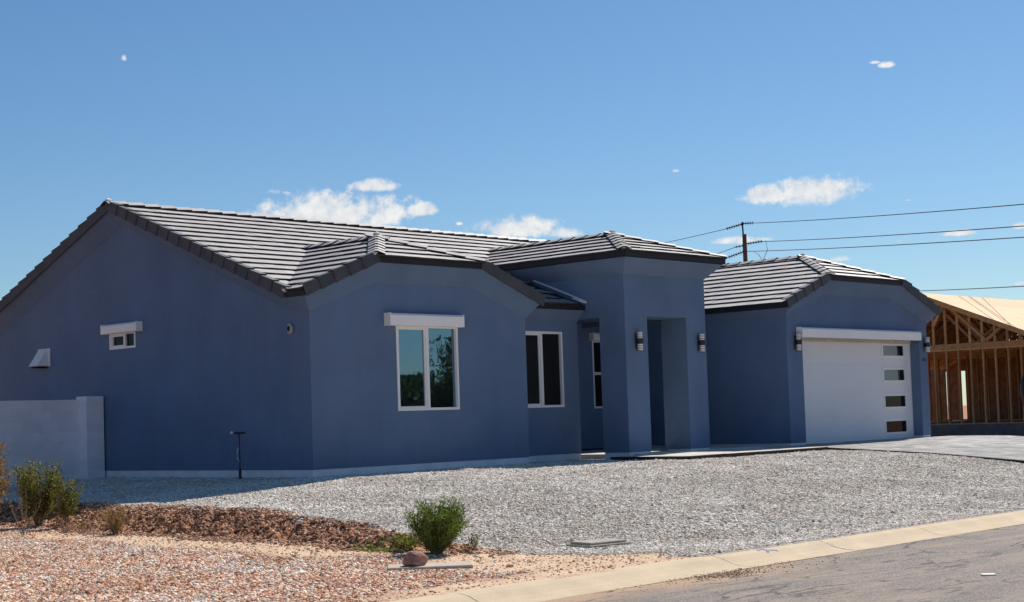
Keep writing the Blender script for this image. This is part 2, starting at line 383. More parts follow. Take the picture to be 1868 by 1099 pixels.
# ------------------------------------------------------------------ street and kerb
def asphalt_mat():
    m = bpy.data.materials.new('weathered_asphalt'); m.use_nodes = True; N = NT(m.node_tree); b = N.n['Principled BSDF']
    b.inputs['Roughness'].default_value = .85; b.inputs['Specular IOR Level'].default_value = .3
    geo = N.new('ShaderNodeNewGeometry'); P = geo.outputs['Position']
    vo = N.new('ShaderNodeTexVoronoi'); vo.inputs['Scale'].default_value = 75; N.link(P, vo.inputs['Vector'])
    vs = N.new('ShaderNodeSeparateColor'); N.link(vo.outputs['Color'], vs.inputs[0])
    ag = N.ramp(vs.outputs[0], [(0, (.085, .072, .062)), (.5, (.165, .138, .118)), (.86, (.235, .20, .172)), (1, (.42, .37, .32))])
    mp = N.new('ShaderNodeMapping'); mp.inputs['Scale'].default_value = (.55, 2.4, 1); N.link(P, mp.inputs[0])
    st = N.noise(mp.outputs[0], 1.6, 7, .65)
    ag = N.mix(N.ramp(st, [(.40, (0, 0, 0)), (.70, (.8, .8, .8))]), ag, (.33, .245, .18, 1))
    ag = N.mix(N.ramp(N.noise(P, .5, 3), [(.4, (0, 0, 0)), (.7, (.35, .35, .35))]), ag, (.10, .092, .088, 1))
    # sand washed against the kerb, thickest near x = -4.5
    sx = N.new('ShaderNodeSeparateXYZ'); N.link(P, sx.inputs[0])
    sd = N.new('ShaderNodeMapRange'); N.link(N.math('ADD', sx.outputs[1], N.math('MULTIPLY', N.math('SUBTRACT', N.noise(P, 1.7, 6, .7), .5), 1.1)), sd.inputs[0])
    sd.inputs[1].default_value = -11.75; sd.inputs[2].default_value = -11.0
    sl = N.new('ShaderNodeMapRange'); N.link(sx.outputs[0], sl.inputs[0]); sl.inputs[1].default_value = -2.2; sl.inputs[2].default_value = -3.8
    ag = N.mix(N.math('MULTIPLY', N.math('MULTIPLY', sd.outputs[0], sl.outputs[0]), .85), ag, (.42, .27, .165, 1))
    # hairline cracks, mostly along the street
    mc = N.new('ShaderNodeMapping'); mc.inputs['Scale'].default_value = (.5, 1.5, 1); N.link(P, mc.inputs[0])
    wn = N.new('ShaderNodeTexNoise'); wn.inputs['Scale'].default_value = 1.8; wn.inputs['Detail'].default_value = 4; N.link(mc.outputs[0], wn.inputs['Vector'])
    wv = N.new('ShaderNodeVectorMath', operation='ADD'); N.link(mc.outputs[0], wv.inputs[0]); N.link(wn.outputs['Color'], wv.inputs[1])
    cr = N.new('ShaderNodeTexVoronoi', feature='DISTANCE_TO_EDGE'); cr.inputs['Scale'].default_value = 1.1; N.link(wv.outputs[0], cr.inputs['Vector'])
    brk = N.ramp(N.noise(P, 1.1, 3), [(.42, (0, 0, 0)), (.52, (1, 1, 1))])
    ck = N.ramp(cr.outputs['Distance'], [(0, (1, 1, 1)), (.016, (.7, .7, .7)), (.028, (0, 0, 0))])
    ckf = N.mix(1.0, ck, brk, 'MULTIPLY')
    ag = N.mix(ckf, ag, (.065, .055, .048, 1))
    N.link(ag, b.inputs['Base Color'])
    bn = N.new('ShaderNodeBump'); bn.inputs['Strength'].default_value = .6; bn.inputs['Distance'].default_value = .008
    N.link(N.math('SUBTRACT', vs.outputs[1], N.math('MULTIPLY', ckf, 2.0)), bn.inputs['Height']); N.link(bn.outputs[0], b.inputs['Normal'])
    return m
rxs = [-400, -60] + list(np.arange(-30, 40, 1.0)) + [60, 400]
rys = np.linspace(-20.6, -10.93, 14)
rv, rf = [], []
for y in rys:
    for x in rxs: rv.append((x, y, -.832 + .05 * (1 - ((y + 15.75) / 4.85) ** 2) * .6 + .004 * math.sin(x * .9 + y)))
nx = len(rxs)
for j in range(len(rys) - 1):
    for i in range(nx - 1): rf.append((j * nx + i, j * nx + i + 1, (j + 1) * nx + i + 1, (j + 1) * nx + i))
tag(me_obj('street', rv, rf, asphalt_mat(), smooth=True), kind='structure')

def curb_mat():
    m = mat('sandy_concrete_curb', (.55, .43, .29), .9, var=.10, vscale=2.5, bump=.35, bscale=55)
    N = NT(m.node_tree); b = N.n['Principled BSDF']; geo = N.new('ShaderNodeNewGeometry'); P = geo.outputs['Position']
    src = b.inputs['Base Color'].links[0].from_socket
    sx = N.new('ShaderNodeSeparateXYZ'); N.link(P, sx.inputs[0])
    w = N.math('ADD', sx.outputs[1], N.math('MULTIPLY', N.noise(P, 3, 5, .7), .5))
    st = N.new('ShaderNodeMapRange'); N.link(w, st.inputs[0]); st.inputs[1].default_value = -10.45; st.inputs[2].default_value = -10.8
    c = N.mix(N.math('MULTIPLY', st.outputs[0], .35), src, (.36, .25, .16, 1))
    c = N.mix(N.ramp(N.noise(P, 60, 2), [(.66, (0, 0, 0)), (.72, (.6, .6, .6))]), c, (.25, .17, .11, 1))
    N.link(c, b.inputs['Base Color']); return m
CM = curb_mat()
kerb = bpy.data.objects.new('kerb', None); COL.objects.link(kerb); tag(kerb, kind='structure')
prof = [(-10.30, -1.0), (-10.30, -.742), (-10.33, -.737), (-10.45, -.737), (-10.55, -.752), (-10.68, -.800), (-10.78, -.822), (-10.95, -.828), (-10.95, -1.0)]
jx = [-60, -30, -20, -13.1, -10.1, -7.05, -3.42, -1.42, .68, 3.7, 6.7, 9.7, 12.7, 20, 30, 60]
for a, b in zip(jx[:-1], jx[1:]):
    g = G(); a2, b2 = a + .006, b - .006; n = len(prof)
    vs = [(a2, y, z) for y, z in prof] + [(b2, y, z) for y, z in prof]
    fs = [(i, i + 1, n + i + 1, n + i) for i in range(n - 1)] + [tuple(range(n)), tuple(range(n, 2 * n))[::-1]]
    g.add(vs, fs).build('kerb_section', CM, kerb)
g = G(); [g.add([(-60, -31.5 - y + .0, z) for y, z in prof] + [(60, -31.5 - y, z) for y, z in prof], [(i, i + 1, len(prof) + i + 1, len(prof) + i) for i in range(len(prof) - 1)])]
tag(g.build('far_kerb', CM), kind='structure')
# light sealed joint line and blue spray mark on the kerb
def curb_z(y): ys_, zs_ = zip(*sorted(prof[1:-1])); return float(np.interp(y, ys_, zs_))
def strip_on_curb(name, pts, w, m, lift=.004):
    vs = []; fs = []
    for i, (x, y) in enumerate(pts):
        z = curb_z(y) + lift; vs += [(x - w / 2, y, z), (x + w / 2, y, z)]
        if i: k = 2 * i; fs.append((k - 2, k - 1, k + 1, k))
    return me_obj(name, vs, fs, m, kerb)
strip_on_curb('sealed_joint', [(-1.43 + .02 * math.sin(i), -10.33 - .06 * i) for i in range(10)], .03, M['concrete'])
for k, (px, py, ln, an) in enumerate([(-2.60, -10.47, .15, .2), (-2.50, -10.53, .17, -.5), (-2.58, -10.55, .10, .6)]):
    ca, sa = math.cos(an), math.sin(an); vs = []
    for q in range(7):
        t = (q / 6 - .5) * ln; w = .014 + .010 * math.sin(q * 2.1 + k)
        for sgn in (-1, 1):
            x, y = px + t * ca - sgn * w * sa, py + t * sa + sgn * w * ca; vs.append((x, y, curb_z(y) + .004 + .0005 * k))
    me_obj('spray_mark', vs, [(2 * q, 2 * q + 1, 2 * q + 3, 2 * q + 2) for q in range(6)], M['bluepaint'], kerb)

# ------------------------------------------------------------------ the house
house = thing('house', 'single storey blue grey stucco house with dark tiled roofs and white garage door', 'house')
ST = M['stucco']
BW, Y2, XP, YP, WP, XG, YG, WG = 5.227, .494, 7.299, -.738, 2.639, 12.344, -1.134, 6.19
Y3 = 2.893; HX = .2665; HO = .2155
m_ = .395; ZE = 2.93; YE = .278; YA = 5.474; ZR = ZE + (YA - YE) * m_; YB = 2 * YA - YE
XR = 18.8
cA = 1 / math.sqrt(1 + m_ * m_)
zmain = lambda y: ZE + m_ * (min(y, 2 * YA - y) - YE)
# bay
XB = BW / 2; FA = 1.30; FB = BW - 1.30; ZF = ZE + m_ * (FA + HX); ZBR = ZE + m_ * (XB + HX); YHB = 1.20
zbay = lambda x: min(ZE + m_ * (min(x, BW - x) + HX), ZF)
# portico
PO = .33; mp_ = .34; ZPE = 3.88; PXL, PXR = XP - PO, XP + WP + PO; PXM = (PXL + PXR) / 2; PY0 = YP - PO
ZPR = ZPE + mp_ * (PXM - PXL); PYH = PY0 + (PXM - PXL); mainY = lambda z: YE + (z - ZE) / m_
# garage
mg = .385; ZG = 3.01; GXL, GXR = XG - HX, XG + WG + HX; GXM = (GXL + GXR) / 2; GY0 = YG - HO
ZGR = ZG + mg * (GXM - GXL); GFA = GXL + 1.72; GFB = GXR - 1.72; ZGF = ZG + mg * 1.72; GYH = .325
zgar = lambda x: min(ZG + mg * (min(x - GXL, GXR - x)), ZGF)

# --- walls
wz = -.06
g = G(); g.slab([(.15, 0), (YB - .25, 0), (YB - .25, zmain(YB - .25) + wz), (YA, ZR + wz), (YE + .15, zmain(YE + .15) + wz), (.15, ZE + .09 + wz)],
                [rect(5.07, 5.94, 2.29, 2.62)], (0, 0, 0), Y, Z, -X, .15).build('wall', ST, house)['label'] = 'tall plain gable end wall'
g = G(); g.slab([(0, 0), (BW, 0), (BW, zbay(BW) + wz), (FB, ZF + wz), (FA, ZF + wz), (0, zbay(0) + wz)],
                [rect(1.913, 3.412, .927, 2.42)], (0, 0, 0), X, Z, -Y, .15).build('wall', ST, house)['label'] = 'front bay wall with the large window'
g = G(); g.slab(rect(.15, Y2 + .15, 0, ZE), [], (BW, 0, 0), Y, Z, X, .15).build('wall', ST, house)
g = G(); g.slab(rect(BW, XP, 0, ZE + .05), [rect(5.56, 6.821, .927, 2.415)], (0, Y2, 0), X, Z, -Y, .15).build('wall', ST, house)
g = G(); g.slab(rect(Y2 + .15, Y3, 0, 2.66), [], (XP + .15, 0, 0), Y, Z, X, .148).build('wall', ST, house)
g = G(); g.slab(rect(XP, XG, 0, 3.85), [rect(8.1, 9.05, .02, 2.25), rect(10.566, 11.25, .90, 2.44)], (0, Y3, 0), X, Z, -Y, .15).build('wall', ST, house)
g = G(); g.box(XR - .27 - .15, XR - .27, 4.2, YB - .25, 0, 3.0); g.box(.15, XR - .42, YB - .4, YB - .25, 0, ZE + .03); g.build('wall', ST, house)
# garage walls
DJL, DJR, DZ = 12.95, 18.146, 2.46
g = G(); g.slab([(XG, 0), (DJL, 0), (DJL, DZ), (DJR, DZ), (DJR, 0), (XG + WG, 0), (XG + WG, zgar(XG + WG) + wz), (GFB, ZGF + wz), (GFA, ZGF + wz), (XG, zgar(XG) + wz)],
                [], (0, YG, 0), X, Z, -Y, .27).build('wall', ST, house)['label'] = 'garage front wall'
g = G(); g.slab(rect(YG + .27, 5.0, 0, zgar(XG) + wz), [], (XG, 0, 0), Y, Z, -X, .15).build('wall', ST, house)
g = G(); g.slab(rect(YG + .27, 5.0, 0, zgar(XG) + wz), [], (XG + WG, 0, 0), Y, Z, X, .15).build('wall', ST, house)
# portico: two front piers with headers and side beams
OZ = 2.674; PD = .65; ZT = ZPE - .05
por = G()
por.slab([(XP, 0), (XP + .694, 0), (XP + .694, OZ), (XP + 1.982, OZ), (XP + 1.982, 0), (XP + WP, 0), (XP + WP, ZT), (XP, ZT)], [], (0, YP, 0), X, Z, -Y, PD)
por.slab(rect(YP + PD, 4.0, OZ, ZT), [], (XP, 0, 0), Y, Z, -X, .148)
por.slab(rect(YP + PD, 2.5, OZ, ZT), [], (XP + WP, 0, 0), Y, Z, X, .15)
po_ = por.build('portico_wall', ST, house); po_['label'] = 'tall entry portico of two piers and headers'
g = G(); g.box(XP + .15, XP + WP - .15, YP + PD, Y3, 2.78, 2.85); g.build('porch_ceiling', ST, house)

G().box(XP + WP - .3, XG - .01, 1.73, Y3, 3.02, 3.08).build('porch_ceiling', ST, house)
# --- pale stem wall under every wall
g = G(); i_ = .012
g.box(i_, .14, i_, YB - .27, -.75, -.002); g.build('stem_wall', M['stem'], house)
g = G(); g.box(.14, BW - i_, i_, .14, -.4, -.002); g.box(BW - .14, BW - i_, .14, Y2 + .14, -.4, -.002); g.build('stem_wall', M['stem'], house)
g = G(); g.box(BW, XP - i_, Y2 + i_, Y2 + .14, -.4, -.002); g.box(XP - .14, XP - i_, Y2 + .14, Y3 + .1, -.4, -.002); g.build('stem_wall', M['stem'], house)
g = G(); g.box(XP + i_, XP + .694 - i_, YP + i_, YP + PD - i_, -.4, -.002); g.build('stem_wall', M['stem'], house)
g = G(); g.box(XP + 1.982 + i_, XP + WP - i_, YP + i_, YP + PD - i_, -.4, -.002); g.build('stem_wall', M['stem'], house)
g = G(); g.box(XG + i_, DJL - i_, YG + i_, YG + .26, -.4, -.002); g.box(XG + i_, XG + .14, YG + .26, Y3, -.4, -.002); g.build('stem_wall', M['stem'], house)
g = G(); g.box(DJR + i_, XG + WG - i_, YG + i_, YG + .26, -.4, -.002); g.box(XG + WG - .14, XG + WG - i_, YG + .26, 5, -.4, -.002); g.build('stem_wall', M['stem'], house)

# --- flared stucco coving under the eaves
def cove(inner, outer, name='coving'):
    n = len(inner); vs = [Vector(p) for p in inner] + [Vector(p) for p in outer] + [Vector((i[0], i[1], o[2] + .02)) for i, o in zip(inner, outer)]
    fs = []
    for i in range(n - 1):
        fs += [(i, i + 1, n + i + 1, n + i), (n + i, n + i + 1, 2 * n + i + 1, 2 * n + i)]
    c = me_obj(name, vs, fs, ST, house); return c
cz, co, cd, cg = .42, .085, .205, .258
def zb(x): return ZE + m_ * (min(x, BW - x) + HX)
e = .004
cove([(-e, YB - .3, zmain(YB - .3) - .36), (-e, YA, ZR - .36), (-e, YE + .35, zmain(YE + .35) - .36), (-e, -e, zb(0) - cz)],
     [(-cg, YB - .1, zmain(YB - .1) - .075), (-cg, YA, ZR - .075), (-cg, YE + .05, ZE + .02 - .085), (-cg, -cd, zb(-cg) - .085)])
cove([(-e, -e, zb(0) - cz), (FA + .12, -e, ZF - cz), (FB - .12, -e, ZF - cz), (BW + e, -e, zb(BW) - cz)],
     [(-cg, -cd, zb(-cg) - .085), (FA, -cd, ZF - co), (FB, -cd, ZF - co), (BW + cd, -cd, zb(BW + cd) - co)])
cove([(BW + e, -e, zb(BW) - cz), (BW + e, Y2, zb(BW) - cz)], [(BW + cd, -cd, zb(BW + cd) - co), (BW + cd, Y2, zb(BW + cd) - co)])
cove([(BW + e, Y2 - e, ZE - .30), (XP, Y2 - e, ZE - .30)], [(BW, YE + .02, ZE - .09), (XP, YE + .02, ZE - .09)])
pz0, pz1 = ZPE - .40, ZPE - .10; q = PO - .03
cove([(XP - e, 4.0, pz0), (XP - e, YP - e, pz0), (XP + WP + e, YP - e, pz0), (XP + WP + e, 2.6, pz0)],
     [(XP - q, 4.0, pz1), (XP - q, YP - q, pz1), (XP + WP + q, YP - q, pz1), (XP + WP + q, 2.6, pz1)])
zg = lambda x: ZG + mg * (min(x - GXL, GXR - x))
GE = XG + WG
cove([(XG - e, Y3, zg(XG) - .34), (XG - e, YG - e, zg(XG) - .34), (GFA + .12, YG - e, ZGF - .40), (GFB - .12, YG - e, ZGF - .40), (GE + e, YG - e, zg(GE) - .40), (GE + e, 4, zg(GE) - .40)],
     [(XG - cd, Y3, zg(XG - cd) - co), (XG - cd, YG - cd, zg(XG - cd) - co), (GFA, YG - cd, ZGF - co), (GFB, YG - cd, ZGF - co), (GE + cd, YG - cd, zg(GE + cd) - co), (GE + cd, 4, zg(GE + cd) - co)])

# --- windows
def window(O, U, N, u0, u1, v0, v1, mull, sash, box=None, glass='glass', fw=.045, deep=.035, label=None, horiz=None):
    """frame is the window's own mesh; panes, sash and shutter box are its pieces"""
    O, U, N = Vector(O), Vector(U), Vector(N)
    g = G(); hole = []
    inner = rect(u0 + fw, u1 - fw, v0 + fw, v1 - fw)
    g.slab(rect(u0, u1, v0, v1), [inner], O + N * .012, U, Z, N, .10)
    if mull is not None: g.fbox(O, U, Z, N, mull - fw * .7, mull + fw * .7, v0 + fw, v1 - fw, -.09, .008)
    if horiz is not None: g.fbox(O, U, Z, N, u0 + fw, u1 - fw, horiz - fw * .7, horiz + fw * .7, -.09, .008)
    w = g.build('window', M['frame'], house)
    if label: w['label'] = label
    cells = [(u0 + fw, u1 - fw, v0 + fw, v1 - fw)]
    if mull is not None: cells = [(u0 + fw, mull - fw * .7, v0 + fw, v1 - fw), (mull + fw * .7, u1 - fw, v0 + fw, v1 - fw)]
    if horiz is not None: cells = [(u0 + fw, u1 - fw, v0 + fw, horiz - fw * .7), (u0 + fw, u1 - fw, horiz + fw * .7, v1 - fw)]
    for k, (a, b, c, d) in enumerate(cells):
        s_ = .032 if k == sash else 0
        if s_:
            G().slab(rect(a, b, c, d), [rect(a + s_, b - s_, c + s_, d - s_)], O - N * .012, U, Z, N, .06).build('sash', M['frame'], w)
        G().fbox(O, U, Z, N, a + s_ * .8, b - s_ * .8, c + s_ * .8, d - s_ * .8, -deep - .02, -deep - .012 * k).build('pane', M[glass], w)
    if box:
        bu0, bu1, bv0, bv1, bd = box
        gb = G(); P = lambda u, v, n: O + U * u + Z * v + N * n
        c = .035
        prof_ = [(0, bv0), (bd, bv0), (bd, bv1 - c), (bd - c, bv1), (0, bv1)]
        n = len(prof_); vs = [P(bu0, z_, n_) for n_, z_ in prof_] + [P(bu1, z_, n_) for n_, z_ in prof_]
        gb.add(vs, [(i, (i + 1) % n, n + (i + 1) % n, n + i) for i in range(n)] + [tuple(range(n)), tuple(range(n, 2 * n))])
        gb.build('shutter_box', M['white'], w, bevel=.004)
        for uu in (bu0, bu1): G().fbox(O, U, Z, N, uu - .012, uu + .012, bv0 - .004, bv1 + .004, -.0, bd + .004).build('end_cap', M['white'], w)
    return w
window((0, 0, 0), X, -Y, 1.913, 3.412, .927, 2.42, 2.655, 0, (1.66, 3.43, 2.402, 2.615, .16), label='large two pane window reflecting sky and trees')
window((0, 0, 0), Y, -X, 5.07, 5.94, 2.29, 2.60, 5.44, 1, (4.85, 6.02, 2.585, 2.76, .14), glass='glassdim', fw=.04, label='small high slider window in the gable wall')
window((0, Y2, 0), X, -Y, 5.56, 6.821, .927, 2.415, 6.20, 0, None, glass='screen', label='dark screened window in the recessed wall')
window((0, Y3, 0), X, -Y, 10.566, 11.25, .90, 2.44, None, -1, (10.49, 11.33, 2.43, 2.61, .14), glass='screen', horiz=1.69, label='narrow entry window behind the portico')
# entry door in the shade of the porch
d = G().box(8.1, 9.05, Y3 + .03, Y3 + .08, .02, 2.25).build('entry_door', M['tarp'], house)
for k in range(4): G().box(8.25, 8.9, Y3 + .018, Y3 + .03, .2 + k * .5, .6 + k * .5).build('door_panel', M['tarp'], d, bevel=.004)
G().tube([(8.2, Y3 + .02, 1.0), (8.2, Y3 - .03, 1.0), (8.2, Y3 - .03, 1.15)], .012).build('door_handle', M['iron'], d)
# --- dark backs so that windows open onto rooms
for bx_ in ((1.2, 4.4, .95, 1.0, 0, 2.7), (5.3, 7.1, 1.6, 1.65, 0, 2.7), (.8, .85, 4.6, 6.4, 1.8, 2.7), (10.2, 11.6, 3.9, 3.95, 0, 2.7)):
    G().box(*bx_).build('interior_wall', M['dark'], house)

# --- garage door
gd = G(); dy = YG + .27
gd.box(DJL, 13.0, dy - .02, dy + .05, -.06, DZ); gd.box(18.07, DJR, dy - .02, dy + .05, -.06, DZ); gd.box(13.0, 18.07, dy - .02, dy + .05, 2.30, DZ)
gdo = gd.build('garage_door', M['frame'], house, bevel=.003); gdo['label'] = 'wide white sectional garage door with four small windows'
zs_ = [-.06, .535, 1.13, 1.725, 2.30]; wins = [(.09, .385), (.70, .99), (1.335, 1.62), (1.93, 2.20)]
for k in range(4):
    z0, z1 = zs_[k] + .0006, zs_[k + 1] - .0006; a, b = wins[k]
    a = max(a, z0 + .06); b = min(b, z1 - .05)
    p_ = G().slab(rect(13.0, 18.07, z0, z1), [rect(16.86, 17.86, a, b)], (0, dy + .005, 0), X, Z, -Y, .045).build('door_panel', M['doorwhite'], gdo)
    G().slab(rect(16.83, 17.89, a - .03, b + .03), [rect(16.875, 17.845, a + .015, b - .015)], (0, dy - .008, 0), X, Z, -Y, .02).build('pane_trim', M['frame'], gdo)
    G().box(16.86, 17.86, dy + .012, dy + .022, a, b).build('pane', M['glassdim'], gdo)
    if k >= 2: G().box(16.86, 17.56, dy + .0085, dy + .0115, a, b).build('pane_backing', M['frost'], gdo)
g = G(); sx0, sx1 = 12.74, 17.99
pr = [(0, 2.30), (-.16, 2.30), (-.16, 2.485), (-.12, 2.52), (0, 2.52)]
vs = [(sx0, YG + n_, z_) for n_, z_ in pr] + [(sx1 + .0, YG + n_, z_) for n_, z_ in pr]
n = 5; g.add(vs, [(i, (i + 1) % n, n + (i + 1) % n, n + i) for i in range(n)] + [tuple(range(n)), tuple(range(n, 2 * n))])
g.build('shutter_box', M['white'], gdo, bevel=.005)
G().box(DJL + .02, DJR - .02, dy - .05, dy - .021, 2.24, 2.31).build('seal_strip', M['concrete'], gdo)
# number plaque, too faint to read
G().box(18.27, 18.45, YG - .008, YG + .001, 1.80, 1.88).build('number_plaque', mat('dull_bronze', (.035, .05, .075), .6), house, bevel=.002)

# ------------------------------------------------------------------ roof
roof = G()
def plane_slab(pts, t=.03):
    n = len(pts); nn = (Vector(pts[1]) - Vector(pts[0])).cross(Vector(pts[2]) - Vector(pts[0])).normalized()
    if nn.z < 0: nn = -nn
    roof.add([Vector(p) for p in pts] + [Vector(p) - nn * t for p in pts], [tuple(range(n)), tuple(range(n, 2 * n))[::-1]] + [(i, (i + 1) % n, n + (i + 1) % n, n + i) for i in range(n)])

# each roof face: eave origin, eave direction, upslope direction, outline in 3-D (convex)
FACES = []
def face(name, pts, eave_a, eave_b, row0=0.0, col0=0.0):
    a, b = Vector(eave_a), Vector(eave_b); U = (b - a).normalized()
    P = [Vector(p) for p in pts]
    N = Vector((0, 0, 0))
    for i in range(len(P)): N += (P[i] - P[0]).cross(P[(i + 1) % len(P)] - P[0])
    N.normalize()
    if N.z < 0: N = -N
    V = N.cross(U).normalized()
    if V.z < 0: V = -V
    FACES.append((name, a, U, V, N, [((p - a).dot(U), (p - a).dot(V)) for p in P], row0, col0))
    plane_slab(P)
XM = 13.4
yv = YE + (ZBR - ZE) / m_
# main front slope, in three convex pieces that share courses
face('mf', [(-HX, YE, ZE), (XP, YE, ZE), (XP, YA, ZR), (-HX, YA, ZR)], (-HX, YE, ZE), (XP, YE, ZE))
y26 = 1.7; z26 = zmain(1.7)
face('mf2', [(XP, y26, z26), (GXL + .3, y26, z26), (GXL + .3, YA, ZR), (XP, YA, ZR)], (-HX, YE, ZE), (XP, YE, ZE))
face('mf3', [(GXL + .3, y26, z26), (XR - (XR - XM) * ((y26 - YE) / (YA - YE)), y26, z26), (XM, YA, ZR), (GXL + .3, YA, ZR)], (-HX, YE, ZE), (XP, YE, ZE))
face('mb', [(-HX, YB, ZE), (XR, YB, ZE), (XM, YA, ZR), (-HX, YA, ZR)], (XR, YB, ZE), (-HX, YB, ZE))
plane_slab([(XR, YE + 1, ZE), (XR, YB, ZE), (XM, YA, ZR)])
# bay
face('bl', [(-HX, -HO, ZE), (-HX, YE, ZE), (XB, yv, ZBR), (XB, YHB, ZBR), (FA, -HO, ZF)], (-HX, YE, ZE), (-HX, -HO, ZE))
face('br', [(BW + HX, -HO, ZE), (BW + HX, YE, ZE), (XB, yv, ZBR), (XB, YHB, ZBR), (FB, -HO, ZF)], (BW + HX, -HO, ZE), (BW + HX, YE, ZE))
face('bj', [(FA, -HO, ZF), (FB, -HO, ZF), (XB, YHB, ZBR)], (FA, -HO, ZF), (FB, -HO, ZF))
# portico
face('pl', [(PXL, PY0, ZPE), (PXL, mainY(ZPE), ZPE), (PXM, mainY(ZPR), ZPR), (PXM, PYH, ZPR)], (PXL, mainY(ZPE), ZPE), (PXL, PY0, ZPE))
face('pr', [(PXR, PY0, ZPE), (PXR, mainY(ZPE), ZPE), (PXM, mainY(ZPR), ZPR), (PXM, PYH, ZPR)], (PXR, PY0, ZPE), (PXR, mainY(ZPE), ZPE))
face('pf', [(PXL, PY0, ZPE), (PXR, PY0, ZPE), (PXM, PYH, ZPR)], (PXL, PY0, ZPE), (PXR, PY0, ZPE))
# garage
gyv = mainY(ZGR); gye = mainY(ZG)
gxb = GXL + (z26 - ZG) / mg
face('gl', [(GXL, GY0, ZG), (GXL, y26, ZG), (GXM, y26, ZGR), (GXM, GYH, ZGR), (GFA, GY0, ZGF)], (GXL, y26, ZG), (GXL, GY0, ZG))
face('gl2', [(gxb, y26, z26), (GXM, gyv, ZGR), (GXM, y26, ZGR)], (GXL, y26, ZG), (GXL, GY0, ZG))
face('gr', [(GXR, GY0, ZG), (GXR, gye, ZG), (GXM, gyv, ZGR), (GXM, GYH, ZGR), (GFB, GY0, ZGF)], (GXR, GY0, ZG), (GXR, gye, ZG))
face('gj', [(GFA, GY0, ZGF), (GFB, GY0, ZGF), (GXM, GYH, ZGR)], (GFA, GY0, ZGF), (GFB, GY0, ZGF))
roofo = roof.build('roof', M['fascia'], house, fix=False)

EXPO, TW, LIFT, TH = .343, .333, .031, .028
def clip(poly, a, b):
    """keep the side of a->b where cross >= 0"""
    out = []; ax, ay = a; bx, by = b
    sd = lambda p: (bx - ax) * (p[1] - ay) - (by - ay) * (p[0] - ax)
    for i in range(len(poly)):
        p, q = poly[i], poly[(i + 1) % len(poly)]; sp_, sq = sd(p), sd(q)
        if sp_ >= 0: out.append(p)
        if (sp_ >= 0) != (sq >= 0):
            t = sp_ / (sp_ - sq); out.append((p[0] + t * (q[0] - p[0]), p[1] + t * (q[1] - p[1])))
    return out
def area(p): return .5 * sum(p[i][0] * p[(i + 1) % len(p)][1] - p[(i + 1) % len(p)][0] * p[i][1] for i in range(len(p)))
cand = []
for (name, A, U, V, N, out, row0, col0) in FACES:
    o2 = out if area(out) > 0 else out[::-1]
    us = [p[0] for p in o2]; vv = [p[1] for p in o2]
    r0 = int(math.floor((min(vv) + .03) / EXPO + 1e-6)); r1 = int(math.ceil(max(vv) / EXPO)) + 1
    for r in range(r0, r1):
        v0 = r * EXPO - .03; off = (r % 2) * TW / 2 + random.uniform(-.012, .012)
        c0 = int(math.floor((min(us) - off) / TW)) - 1; c1 = int(math.ceil((max(us) - off) / TW)) + 1
        for c in range(c0, c1):
            u0 = c * TW + off
            full = [(u0 + .002, v0), (u0 + TW - .002, v0), (u0 + TW - .002, v0 + EXPO + .05), (u0 + .002, v0 + EXPO + .05)]
            pl = full
            for i in range(len(o2)):
                a, b = o2[i], o2[(i + 1) % len(o2)]
                if abs(a[1]) < 1e-4 and abs(b[1]) < 1e-4:   # eave edge: tiles overhang it a little
                    a, b = (a[0], -.05), (b[0], -.05)
                pl = clip(pl, a, b)
                if len(pl) < 3: break
            if len(pl) < 3 or area(pl) < .004: continue
            isfull = abs(area(pl) - area(full)) < 1e-5
            ctr = A + U * (u0 + TW / 2) + V * (v0 + EXPO / 2)
            d = ctr - CAM; vis = -d.normalized().dot(N)
            hid = name in ('mb', 'gr', 'pr', 'br') or (name == 'mf' and ctr.x < BW + HX and ctr.z < zbay_r(ctr) - .02) if False else name in ('mb', 'gr', 'pr', 'br')
            cand.append((-(area(pl) * max(vis, 0) / d.length_squared) if not hid else 0, name, A, U, V, N, pl, u0, v0, isfull))
def under_bay(c):   # main tiles hidden beneath the bay roof
    return c.y < YE + (ZBR - ZE) / m_ and -HX < c.x < BW + HX and (ZE + m_ * (min(c.x + HX, BW + HX - c.x))) > zmain(c.y) + .05
cand2 = []
for c in cand:
    ctr = c[2] + c[3] * (c[7] + TW / 2) + c[4] * (c[8] + EXPO / 2)
    if c[1] == 'mf' and under_bay(ctr): continue
    if c[1].startswith('mf') and PXL < ctr.x < PXR and ctr.z < min(ZPR, ZPE + mp_ * min(ctr.x - PXL, PXR - ctr.x)) - .05: continue
    if c[1] == 'mf3' and ctr.z < min(ZGR, ZG + mg * min(ctr.x - GXL, GXR - ctr.x)) - .05: continue
    cand2.append(c)
cand2.sort(key=lambda c: c[0])
def tile_geo(pl, v0, jit):
    top = lambda v: LIFT + TH - (v - v0) / EXPO * LIFT + jit
    bot = lambda v: LIFT - (v - v0) / EXPO * LIFT - .006 + jit
    n = len(pl)
    vs = [(u, v, top(v)) for u, v in pl] + [(u, v, bot(v)) for u, v in pl]
    return vs, [tuple(range(n)), tuple(range(n, 2 * n))[::-1]] + [(i, n + i, n + (i + 1) % n, (i + 1) % n) for i in range(n)]
def shade_edges(me, _=None):  # top face keeps the tile colour, all other faces get painted shade
    me.materials.append(M['tile']); me.materials.append(M['tileshade'])
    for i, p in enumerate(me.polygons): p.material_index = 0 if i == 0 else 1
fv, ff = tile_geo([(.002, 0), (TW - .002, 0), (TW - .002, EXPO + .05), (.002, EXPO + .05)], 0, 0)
tile_me = bpy.data.meshes.new('roof_tile'); tile_me.from_pydata(fv, [], ff); shade_edges(tile_me, [1])
stv, stf, stm = [], [], []
nsing = 0
